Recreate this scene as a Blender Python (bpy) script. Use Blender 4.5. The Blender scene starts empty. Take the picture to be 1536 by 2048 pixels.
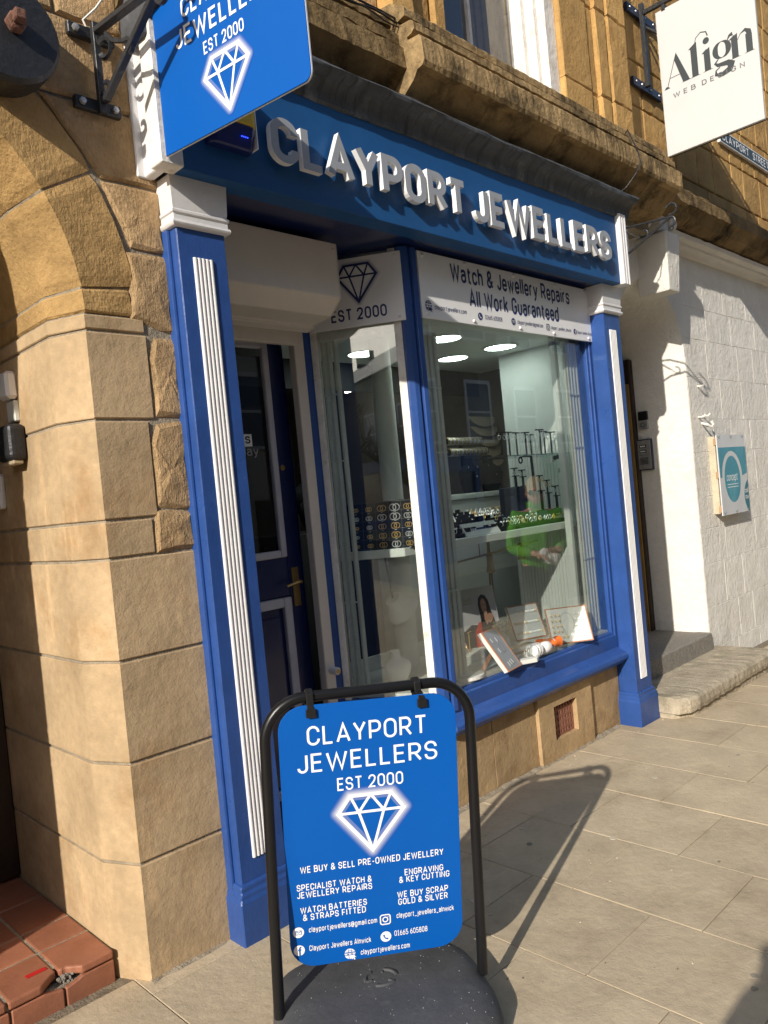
import bpy, bmesh, math, random
from mathutils import Vector, Matrix, geometry
random.seed(7)
R_ = math.radians
scene = bpy.context.scene
COL = scene.collection

# ---------------------------------------------------------------- camera, world, sun, exposure
cam_d = bpy.data.cameras.new('camera')
cam = bpy.data.objects.new('camera', cam_d)
COL.objects.link(cam)
_r = Vector((0.70689562, -0.70083481, -0.09554663))
_d = Vector((-0.07996557, 0.05503163, -0.99527736))
_f = Vector((0.7027831, 0.71119765, -0.01714103))
M = Matrix((_r, -_d, -_f)).transposed().to_4x4()
M.translation = Vector((-1.571, -2.586, 1.68))
cam.matrix_world = M
cam_d.sensor_fit = 'AUTO'
cam_d.sensor_width = 36.0
cam_d.lens = 27.035
cam_d.clip_start = 0.02
cam_d.clip_end = 2000
scene.camera = cam

SUN_EL, SUN_AZ = R_(25.7), R_(19.0)          # azimuth of the light's travel, measured from +X towards +Y
world = bpy.data.worlds.new("World")
scene.world = world
world.use_nodes = True
wn = world.node_tree
bg = wn.nodes['Background']
sky = wn.nodes.new('ShaderNodeTexSky')
sky.sky_type = 'NISHITA'
sky.sun_disc = False
sky.sun_elevation = SUN_EL
sky.sun_rotation = math.atan2(-math.cos(SUN_AZ), -math.sin(SUN_AZ))
wn.links.new(sky.outputs[0], bg.inputs[0])
bg.inputs[1].default_value = 0.122
sun_d = bpy.data.lights.new('sun', 'SUN')
sun_d.energy = 3.8
sun_d.angle = R_(0.55)
sun_d.color = (1.0, 0.93, 0.82)
sun = bpy.data.objects.new('sun', sun_d)
COL.objects.link(sun)
sdir = Vector((math.cos(SUN_AZ) * math.cos(SUN_EL), math.sin(SUN_AZ) * math.cos(SUN_EL), -math.sin(SUN_EL)))
sun.rotation_euler = sdir.to_track_quat('-Z', 'Y').to_euler()
sun.location = (-8, -4, 12)
vs = scene.view_settings
vs.view_transform = 'Standard'
vs.look = 'None'
vs.exposure = 0.46
vs.gamma = 1.0

SL = 0.014                                   # the street falls to the right
def gz(x): return -SL * x

# ---------------------------------------------------------------- helpers
class MB:
    """collects faces (with a tone and a material slot per face) and becomes ONE mesh"""
    def __init__(s): s.v = []; s.f = []; s.t = []; s.m = []; s.tone = 1.0; s.mi = 0
    def add(s, vs, fs):
        b = len(s.v); s.v += [tuple(p) for p in vs]
        for f in fs:
            s.f.append([b + i for i in f]); s.t.append(s.tone); s.m.append(s.mi)
    def box(s, x0, x1, y0, y1, z0, z1):
        s.add([(x0,y0,z0),(x1,y0,z0),(x1,y1,z0),(x0,y1,z0),(x0,y0,z1),(x1,y0,z1),(x1,y1,z1),(x0,y1,z1)],
              [(0,3,2,1),(4,5,6,7),(0,1,5,4),(1,2,6,5),(2,3,7,6),(3,0,4,7)])
    def boxf(s, fr, x0, x1, y0, y1, d0, d1):
        vs = [fr(x, y, d) for d in (d0, d1) for (x, y) in ((x0,y0),(x1,y0),(x1,y1),(x0,y1))]
        s.add(vs, [(0,3,2,1),(4,5,6,7),(0,1,5,4),(1,2,6,5),(2,3,7,6),(3,0,4,7)])
    def quad(s, a, b, c, d): s.add([a,b,c,d], [(0,1,2,3)])
    def poly(s, pts): s.add(pts, [tuple(range(len(pts)))])
    def prism(s, base, off):
        n = len(base); off = Vector(off)
        vs = [Vector(p) for p in base]; vs += [p + off for p in vs]
        s.add(vs, [tuple(range(n-1,-1,-1)), tuple(range(n, 2*n))] + [(i,(i+1)%n,n+(i+1)%n,n+i) for i in range(n)])
    def loft(s, rings, closed=True, caps=True):
        n = len(rings[0]); vs = [p for r in rings for p in r]; fs = []
        for k in range(len(rings)-1):
            for i in range(n if closed else n-1):
                j = (i+1) % n
                fs.append((k*n+i, k*n+j, (k+1)*n+j, (k+1)*n+i))
        if caps and closed:
            fs.append(tuple(range(n-1,-1,-1))); fs.append(tuple(range((len(rings)-1)*n, len(rings)*n)))
        s.add(vs, fs)
    def tube(s, pts, r, n=8, caps=True, sq=False):
        pts = [Vector(p) for p in pts]; rings = []
        rad = r if isinstance(r, (list, tuple)) else [r]*len(pts)
        t0 = (pts[1]-pts[0]).normalized()
        up = Vector((0,0,1)) if abs(t0.z) < .9 else Vector((1,0,0))
        u = t0.cross(up).normalized()
        for i, p in enumerate(pts):
            if i == 0: t = pts[1]-pts[0]
            elif i == len(pts)-1: t = pts[-1]-pts[-2]
            else: t = (pts[i+1]-p).normalized() + (p-pts[i-1]).normalized()
            t.normalize()
            u = (u - t*u.dot(t)).normalized(); w = t.cross(u)
            rr = rad[i]
            if isinstance(rr, tuple):
                rings.append([p + u*rr[0]*a + w*rr[1]*b for a, b in ((1,1),(-1,1),(-1,-1),(1,-1))])
            else:
                rings.append([p + (u*math.cos(2*math.pi*k/n) + w*math.sin(2*math.pi*k/n))*rr for k in range(n)])
        s.loft(rings, True, caps)
    def lathe(s, prof, c=(0,0,0), n=16, axis='z', ang=2*math.pi):
        c = Vector(c); rings = []
        for (r, h) in prof:
            ring = []
            for k in range(n):
                a = 2*math.pi*k/n
                p = (r*math.cos(a), r*math.sin(a), h)
                if axis == 'y': p = (p[0], h, -p[1])
                if axis == 'x': p = (h, p[0], p[1])
                ring.append(c + Vector(p))
            rings.append(ring)
        s.loft(rings)
    def sphere(s, c, r, n=10, m=6):
        rx, ry, rz = r if isinstance(r, (tuple, list)) else (r, r, r)
        rings = []
        for j in range(m+1):
            a = -math.pi/2 + math.pi*j/m
            q = max(math.cos(a), .02)
            rings.append([(c[0]+rx*q*math.cos(2*math.pi*k/n), c[1]+ry*q*math.sin(2*math.pi*k/n), c[2]+rz*math.sin(a)) for k in range(n)])
        s.loft(rings)
    def disc(s, fr, x, y, r, d=0.0, n=24, ry=None):
        ry = ry or r
        s.poly([fr(x + r*math.cos(2*math.pi*k/n), y + ry*math.sin(2*math.pi*k/n), d) for k in range(n)])
    def extx(s, prof, x0, x1, n=1, jit=0.0):
        """profile of (y, z) points run along X"""
        rings = []
        for k in range(n+1):
            x = x0 + (x1-x0)*k/n
            rings.append([(x, y + random.uniform(-jit,jit), z + random.uniform(-jit,jit)) for y, z in prof])
        s.loft(rings)
    def sweep(s, path, prof):
        """profile of (out, z) swept along a plan path, mitred; out is to the right-hand side of the path"""
        P = [Vector((p[0], p[1], 0)) for p in path]; rings = []
        for i, p in enumerate(P):
            ns = []
            if i > 0: d = (p-P[i-1]).normalized(); ns.append(Vector((d.y, -d.x, 0)))
            if i < len(P)-1: d = (P[i+1]-p).normalized(); ns.append(Vector((d.y, -d.x, 0)))
            n = sum(ns, Vector()).normalized(); k = 1/max(.3, n.dot(ns[0]))
            rings.append([p + n*(o*k) + Vector((0,0,z)) for o, z in prof])
        s.loft(rings)
    def mesh(s, name):
        me = bpy.data.meshes.new(name)
        me.from_pydata([tuple(v) for v in s.v], [], s.f)
        me.update()
        at = me.color_attributes.new('tone', 'FLOAT_COLOR', 'CORNER')
        k = 0; buf = []
        for p, t in zip(me.polygons, s.t):
            c = t if isinstance(t, tuple) else (t, t, t)
            buf += [c[0], c[1], c[2], 1.0] * p.loop_total
        at.data.foreach_set('color', buf)
        me.polygons.foreach_set('material_index', s.m)
        bm = bmesh.new(); bm.from_mesh(me)
        bmesh.ops.recalc_face_normals(bm, faces=bm.faces)
        bm.to_mesh(me); bm.free()
        return me

W = {}
# the window bay, door and shop inside are drawn at a nominal size, then set back and enlarged by 3 per cent to fit between the pilasters
BAYM = Matrix.Translation((.0506, .0833, -.0541)) @ Matrix.Scale(1.0322, 4)
BAY = [False]
def thing(name, label, cat, loc=(0,0,0), rz=0.0, group=None, kind=None, mat4=None):
    o = bpy.data.objects.new(name, None); COL.objects.link(o)
    o.empty_display_size = .1
    if BAY[0]: loc = BAYM @ Vector(loc)
    m = mat4 or (Matrix.Translation(loc) @ Matrix.Rotation(rz, 4, 'Z'))
    o.matrix_world = m; W[o.name] = m.copy()
    o['label'] = label; o['category'] = cat
    if group: o['group'] = group
    if kind: o['kind'] = kind
    return o
def part(name, mb, mt, parent, label=None, bevel=0, smooth=False, local=False, kind=None, seg=1):
    """one part; vertices given in world coordinates unless local"""
    me = mb if isinstance(mb, bpy.types.Mesh) else mb.mesh(name)
    for m_ in (mt if isinstance(mt, (list, tuple)) else [mt]): me.materials.append(m_)
    o = bpy.data.objects.new(name, me); COL.objects.link(o)
    w = W[parent.name]
    if BAY[0] and not local: me.transform(BAYM)
    if not local: me.transform(w.inverted())
    o.parent = parent; W[o.name] = w.copy()
    if label: o['label'] = label
    if kind: o['kind'] = kind
    finish(o, bevel, smooth, seg)
    return o
def pieces(name, mb, mt, parent, **k):
    """each separate piece (touching boxes count as one) becomes a part of its own"""
    n = len(mb.v); par = list(range(n))
    def fd(a):
        while par[a] != a: par[a] = par[par[a]]; a = par[a]
        return a
    for f in mb.f:
        for i in f[1:]: par[fd(i)] = fd(f[0])
    grp = {}
    for f, t, m in zip(mb.f, mb.t, mb.m): grp.setdefault(fd(f[0]), []).append((f, t, m))
    bl = []
    for fs in grp.values():
        vs = [mb.v[i] for f, _, _ in fs for i in f]
        bl.append([[min(v[a] for v in vs)-.002 for a in range(3)], [max(v[a] for v in vs)+.002 for a in range(3)], fs])
    done = True
    while done:
        done = False
        for i in range(len(bl)):
            for j in range(i+1, len(bl)):
                if all(bl[i][0][a] <= bl[j][1][a] and bl[j][0][a] <= bl[i][1][a] for a in range(3)):
                    bl[i] = [[min(bl[i][0][a], bl[j][0][a]) for a in range(3)], [max(bl[i][1][a], bl[j][1][a]) for a in range(3)], bl[i][2]+bl[j][2]]
                    del bl[j]; done = True; break
            if done: break
    out = None
    for lo, hi, fs in bl:
        q = MB(); ix = {}
        for f, t, m in fs:
            ff = []
            for i in f:
                if i not in ix: ix[i] = len(q.v); q.v.append(mb.v[i])
                ff.append(ix[i])
            q.f.append(ff); q.t.append(t); q.m.append(m)
        out = part(name, q, mt, parent, **k)
    return out
def finish(o, bevel, smooth, seg=1):
    if smooth:
        o.data.polygons.foreach_set('use_smooth', [True]*len(o.data.polygons))
        if hasattr(o.data, 'set_sharp_from_angle'): o.data.set_sharp_from_angle(angle=R_(38))
    if bevel:
        b = o.modifiers.new('edge', 'BEVEL'); b.width = bevel; b.segments = seg; b.limit_method = 'ANGLE'; b.angle_limit = R_(35)
def single(name, mb, mt, label, cat, loc=(0,0,0), group=None, kind=None, bevel=0, smooth=False, seg=1):
    me = mb if isinstance(mb, bpy.types.Mesh) else mb.mesh(name)
    for m_ in (mt if isinstance(mt, (list, tuple)) else [mt]): me.materials.append(m_)
    o = bpy.data.objects.new(name, me); COL.objects.link(o)
    if BAY[0]: me.transform(BAYM); loc = BAYM @ Vector(loc)
    m = Matrix.Translation(loc); me.transform(m.inverted()); o.matrix_world = m; W[o.name] = m
    if kind != 'structure' and kind != 'stuff' or label:
        if label: o['label'] = label
        if cat: o['category'] = cat
    if group: o['group'] = group
    if kind: o['kind'] = kind
    finish(o, bevel, smooth, seg)
    return o
def dup(root, loc=None, rz=None, label=None, m4=None):
    r = root.copy(); COL.objects.link(r)
    if m4 is not None: r.matrix_world = m4
    else:
        r.location = loc
        if rz is not None: r.rotation_euler = (0,0,rz)
    if label: r['label'] = label
    for ch in list(root.children):
        c = ch.copy(); COL.objects.link(c); c.parent = r
        for g in list(ch.children):
            d = g.copy(); COL.objects.link(d); d.parent = c
    return r
class Frame:
    """a plane in the world: origin, right, up; d is measured along the outward normal"""
    def __init__(s, o, r, u=(0,0,1), flip=False):
        s.o = Vector(o); s.r = Vector(r).normalized(); s.u = Vector(u).normalized(); s.n = s.r.cross(s.u).normalized()
        if flip: s.n = -s.n
    def __call__(s, x, y, d=0.0): return s.o + s.r*x + s.u*y + s.n*d

# ---------------------------------------------------------------- materials
def nt(m): return m.node_tree
def mat(name, col, rough=.5, metal=0.0, var=.12, vs=5.0, bump=0.0, bs=40.0, tone=False, coat=0.0, spec=.5,
        stain=None, ss=2.0, st=(.5,.7), tool=None, emit=None, es=1.0, streak=None, rvar=0.0):
    m = bpy.data.materials.new(name); m.use_nodes = True
    t = m.node_tree; N = t.nodes; L = t.links
    p = N['Principled BSDF']
    p.inputs['Roughness'].default_value = rough
    p.inputs['Metallic'].default_value = metal
    p.inputs['Specular IOR Level'].default_value = spec
    p.inputs['Coat Weight'].default_value = coat
    p.inputs['Coat Roughness'].default_value = .08
    tc = N.new('ShaderNodeTexCoord')
    def noise(scale, det=5.0, ro=.6, vec=None):
        n = N.new('ShaderNodeTexNoise'); n.inputs['Scale'].default_value = scale
        n.inputs['Detail'].default_value = det; n.inputs['Roughness'].default_value = ro
        L.new(vec or tc.outputs['Object'], n.inputs['Vector']); return n
    def mr(src, a, b, c, d):
        n = N.new('ShaderNodeMapRange'); n.inputs[1].default_value = a; n.inputs[2].default_value = b
        n.inputs[3].default_value = c; n.inputs[4].default_value = d
        L.new(src, n.inputs[0]); return n.outputs[0]
    def mul(a, b):
        n = N.new('ShaderNodeMix'); n.data_type = 'RGBA'; n.blend_type = 'MULTIPLY'; n.inputs[0].default_value = 1.0
        L.new(a, n.inputs[6]); L.new(b, n.inputs[7]); return n.outputs[2]
    def mixc(fac, a, colb):
        n = N.new('ShaderNodeMix'); n.data_type = 'RGBA'
        L.new(fac, n.inputs[0]); L.new(a, n.inputs[6]); n.inputs[7].default_value = (*colb, 1); return n.outputs[2]
    rgb = N.new('ShaderNodeRGB'); rgb.outputs[0].default_value = (*col, 1); c = rgb.outputs[0]
    if stain:
        n = noise(ss, 8, .7); c = mixc(mr(n.outputs[0], st[0], st[1], 0, 1), c, stain)
    if streak:
        mp = N.new('ShaderNodeMapping'); mp.inputs['Scale'].default_value = streak[1]
        L.new(tc.outputs['Object'], mp.inputs[0]); n = noise(1.0, 6, .7, mp.outputs[0])
        c = mixc(mr(n.outputs[0], streak[2], streak[3], 0, 1), c, streak[0])
    if var:
        n = noise(vs); v = mr(n.outputs[0], .25, .75, 1-var, 1+var); c = mul(c, v)
        n = noise(vs*9, 3); v = mr(n.outputs[0], .2, .8, 1-var*.5, 1+var*.5); c = mul(c, v)
    if tone:
        a = N.new('ShaderNodeAttribute'); a.attribute_name = 'tone'; c = mul(c, a.outputs['Color'])
    L.new(c, p.inputs['Base Color'])
    if rvar:
        n = noise(vs*2.3, 4); L.new(mr(n.outputs[0], .3, .7, max(0, rough-rvar), min(1, rough+rvar)), p.inputs['Roughness'])
    last = None
    def bmp(h, strength, dist):
        nonlocal last
        b = N.new('ShaderNodeBump'); b.inputs['Strength'].default_value = strength; b.inputs['Distance'].default_value = dist
        L.new(h, b.inputs['Height'])
        if last: L.new(last, b.inputs['Normal'])
        last = b.outputs[0]
    if bump:
        bmp(noise(bs, 8, .65).outputs[0], bump, .012)
        bmp(noise(bs*.18, 4, .6).outputs[0], bump*.8, .03)
    if tool:                                     # tooled stone: slanting chisel marks
        mp = N.new('ShaderNodeMapping'); mp.inputs['Rotation'].default_value = (0, R_(tool[1]), 0)
        mp.inputs['Scale'].default_value = (1, 1, .18)
        L.new(tc.outputs['Object'], mp.inputs[0])
        bmp(noise(tool[0], 4, .6, mp.outputs[0]).outputs[0], tool[2], .012)
    if last: L.new(last, p.inputs['Normal'])
    if emit:
        p.inputs['Emission Color'].default_value = (*emit, 1); p.inputs['Emission Strength'].default_value = es
    return m
def glass(name, tint, base=.07, rough=.0):
    m = bpy.data.materials.new(name); m.use_nodes = True
    t = m.node_tree; N = t.nodes; L = t.links; N.clear()
    out = N.new('ShaderNodeOutputMaterial'); tr = N.new('ShaderNodeBsdfTransparent'); gl = N.new('ShaderNodeBsdfGlossy')
    tr.inputs[0].default_value = (*tint, 1); gl.inputs['Roughness'].default_value = rough
    lw = N.new('ShaderNodeLayerWeight'); lw.inputs[0].default_value = .5
    pw = N.new('ShaderNodeMath'); pw.operation = 'POWER'; pw.inputs[1].default_value = 4.0
    mr = N.new('ShaderNodeMapRange'); mr.inputs[3].default_value = base; mr.inputs[4].default_value = .95
    mx = N.new('ShaderNodeMixShader')
    L.new(lw.outputs['Facing'], pw.inputs[0]); L.new(pw.outputs[0], mr.inputs[0]); L.new(mr.outputs[0], mx.inputs[0])
    L.new(tr.outputs[0], mx.inputs[1]); L.new(gl.outputs[0], mx.inputs[2]); L.new(mx.outputs[0], out.inputs[0])
    return m
def lamp_mat(name, col, s):
    return mat(name, col, .4, var=0, emit=col, es=s)

m_ochre = mat('ochre_voussoir', (.47,.30,.125), .93, var=.24, vs=4, bump=.6, bs=60, tone=True, stain=(.30,.185,.08), ss=2.2, st=(.5,.72), spec=.2, tool=(150, 30, .3))
m_stone = mat('sandstone', (.50,.325,.165), .92, var=.22, vs=3.5, bump=.45, bs=55, tone=True, stain=(.34,.20,.085), ss=1.7, st=(.52,.75), spec=.2)
m_tooled = mat('tooled_sandstone', (.46,.31,.165), .95, var=.24, vs=4, bump=.8, bs=48, tone=True, stain=(.28,.175,.085), ss=2.4, st=(.5,.72), tool=(150, 24, .55), spec=.2)
m_smooth = mat('dressed_sandstone', (.475,.345,.205), .92, var=.24, vs=3.5, bump=.2, bs=110, tone=True, stain=(.36,.205,.085), ss=1.3, st=(.5,.72), spec=.2,
               streak=((.60,.42,.24), (9,9,1.6), .56, .72))
m_mortar = mat('lime_mortar', (.34,.29,.22), .95, var=.25, vs=14, bump=.7, bs=80, spec=.1)
m_ledge = mat('weathered_ledge', (.36,.25,.125), .95, var=.3, vs=5, bump=.8, bs=35, tone=True, stain=(.055,.042,.025), ss=3.0, st=(.48,.66), spec=.1)
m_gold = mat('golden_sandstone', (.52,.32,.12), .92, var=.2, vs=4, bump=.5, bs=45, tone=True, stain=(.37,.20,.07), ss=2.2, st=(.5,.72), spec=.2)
m_white_p = mat('white_gloss_paint', (.72,.71,.715), .42, var=.05, vs=7, bump=.08, bs=60, stain=(.68,.66,.62), ss=3.0, st=(.55,.85))
m_peel = mat('flaking_white_paint', (.80,.77,.72), .7, var=.15, vs=18, bump=.5, bs=30, stain=(.52,.46,.38), ss=9, st=(.55,.7))
m_blue = mat('blue_gloss_paint', (.026,.075,.265), .36, var=.16, vs=4, bump=.08, bs=45, coat=.12, rvar=.1, spec=.28, stain=(.05,.11,.30), ss=5, st=(.62,.85), streak=((.22,.26,.34), (75,75,40), .70, .72), tool=(140, 0, .10))
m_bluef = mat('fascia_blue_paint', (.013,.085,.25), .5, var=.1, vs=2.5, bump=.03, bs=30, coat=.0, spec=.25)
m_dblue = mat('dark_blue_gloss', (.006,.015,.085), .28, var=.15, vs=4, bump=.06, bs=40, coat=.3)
m_lead = mat('lead_flashing', (.085,.09,.10), .62, metal=.2, var=.3, vs=6, bump=.3, bs=18, stain=(.22,.22,.22), ss=6, st=(.55,.8), streak=((.03,.03,.03), (22,3,2.5), .5, .7))
m_signblue = mat('sign_blue', (.001,.090,.40), .42, var=.03, vs=3, spec=.22)
m_signwhite = mat('sign_white', (.85,.85,.85), .4, var=.02, vs=3)
m_print = mat('white_print', (.86,.86,.86), .45, var=0)
m_navy = mat('navy_print', (.012,.022,.12), .45, var=0)
m_ink = mat('dark_print', (.025,.03,.035), .5, var=0)
m_grey_ink = mat('grey_print', (.30,.31,.32), .5, var=0)
m_letter = mat('letter_face_dimmed', (.33,.35,.385), .5, metal=.0, var=.06, vs=9)  # grazing-sun shade put into the face colour, darker than the white sides
m_letside = mat('letter_side', (.86,.86,.85), .4, var=.02)
m_iron = mat('black_iron', (.022,.023,.026), .42, var=.2, vs=20, bump=.25, bs=70, rvar=.12)
m_bluer = mat('blue_black_iron', (.018,.025,.06), .45, var=.2, vs=20, bump=.15, bs=70)
m_steel = mat('galvanised_bolt', (.55,.55,.53), .4, metal=.7, var=.2, vs=30)
m_brass = mat('old_brass', (.42,.30,.12), .35, metal=.9, var=.2, vs=20)
m_tubeblk = mat('black_tube', (.009,.009,.010), .32, var=.1, vs=8, spec=.35)
m_rubber = mat('black_rubber', (.070,.071,.076), .7, var=.2, vs=7, bump=.12, bs=130, stain=(.105,.105,.105), ss=16, st=(.58,.75), spec=.35)
m_clip = mat('black_plastic', (.012,.012,.012), .35, var=0)
m_speck = mat('pale_grit', (.6,.58,.54), .9, var=.2, vs=40)
m_wwall = mat('whitewash', (.77,.74,.68), .75, var=.07, vs=3, bump=.8, bs=20, tone=True, stain=(.66,.62,.55), ss=1.6, st=(.5,.8), tool=(60, 4, .45), spec=.3)
m_step = mat('worn_stone_step', (.42,.36,.27), .95, var=.28, vs=6, bump=.7, bs=60, stain=(.22,.20,.13), ss=3.5, st=(.55,.75), spec=.2)
m_granite = mat('granite_step', (.24,.22,.19), .9, var=.35, vs=60, bump=.4, bs=120, spec=.25)
m_pave = mat('paving_stone', (.50,.41,.285), .95, var=.14, vs=4, bump=.2, bs=120, tone=True, stain=(.40,.32,.215), ss=2.6, st=(.5,.72), spec=.25,
             streak=((.24,.19,.14), (70,70,70), .66, .70))
m_joint = mat('sand_joint', (.22,.185,.135), .98, var=.3, vs=30, bump=.6, bs=120, spec=.1)
m_tile = mat('quarry_tile', (.345,.135,.075), .6, var=.15, vs=8, bump=.1, bs=70, tone=True, stain=(.30,.11,.05), ss=7, st=(.5,.8))
m_redtape = mat('red_tape', (.55,.02,.02), .5, var=.1)
m_rubble = mat('broken_mortar', (.24,.22,.19), .98, var=.4, vs=50, bump=.9, bs=60)
m_terra = mat('terracotta', (.25,.105,.065), .9, var=.2, vs=15, bump=.4, bs=90, tone=True)
m_darkwood = mat('dark_wood', (.028,.015,.009), .5, var=.3, vs=6, bump=.15, bs=40)
m_black = mat('matt_black', (.012,.012,.013), .7, var=.2, vs=9)
m_cream = mat('cream_enamel', (.70,.64,.57), .45, var=.05, vs=3, bump=.02, bs=20)
m_pvc = mat('white_interior', (.74,.76,.72), .6, var=.05, vs=5, spec=.3)
m_grille = mat('grille_white', (.62,.63,.58), .5, var=.12, vs=10, bump=.1, bs=40)
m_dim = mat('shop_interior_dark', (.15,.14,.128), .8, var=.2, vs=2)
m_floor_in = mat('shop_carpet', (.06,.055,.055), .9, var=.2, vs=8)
m_glass = glass('window_glass', (.92,.945,.935), .105)
m_glass_d = glass('door_glass', (.55,.56,.56), .06)
m_glassup = glass('upstairs_glass', (.5,.52,.55), .12)
m_gshelf = glass('shelf_glass', (.80,.93,.89), .10)
m_lampdisc = lamp_mat('lit_lamp', (.86,1.0,.93), 14.0)
m_tubelit = lamp_mat('lit_tube', (1.0,.97,.9), 6.0)
m_led = lamp_mat('lit_led', (1.0,.95,.5), 5.0)
m_bluled = lamp_mat('blue_led', (.02,.05,1.0), 4.0)
m_velvet = mat('black_velvet', (.010,.011,.014), .85, var=.2, vs=12, spec=.2)
m_gold_m = mat('gold_jewel', (.85,.58,.22), .38, metal=.75, var=0)
m_silver = mat('silver_jewel', (.88,.88,.88), .35, metal=.7, var=0)
m_card = mat('white_card', (.80,.79,.76), .7, var=.06, vs=8)
m_copper = mat('copper_trim', (.52,.24,.13), .45, var=.1)
m_marble = mat('white_display', (.76,.75,.69), .5, var=.08, vs=9, stain=(.55,.53,.47), ss=6, st=(.55,.8))
m_orange = mat('orange_suede', (.75,.16,.025), .8, var=.1, vs=20, bump=.2, bs=80)
m_beige = mat('beige_card', (.36,.29,.19), .8, var=.1, vs=5)
m_yellow = mat('yellow_plastic', (.62,.42,.02), .4, var=.05)
m_bluepl = mat('blue_plastic', (.008,.018,.12), .35, var=.05)
m_bluegrey = mat('dark_blue_card', (.02,.028,.06), .7, var=.15, vs=9)
m_navyblind = mat('navy_blind', (.012,.02,.075), .7, var=.1, vs=3)

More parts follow.
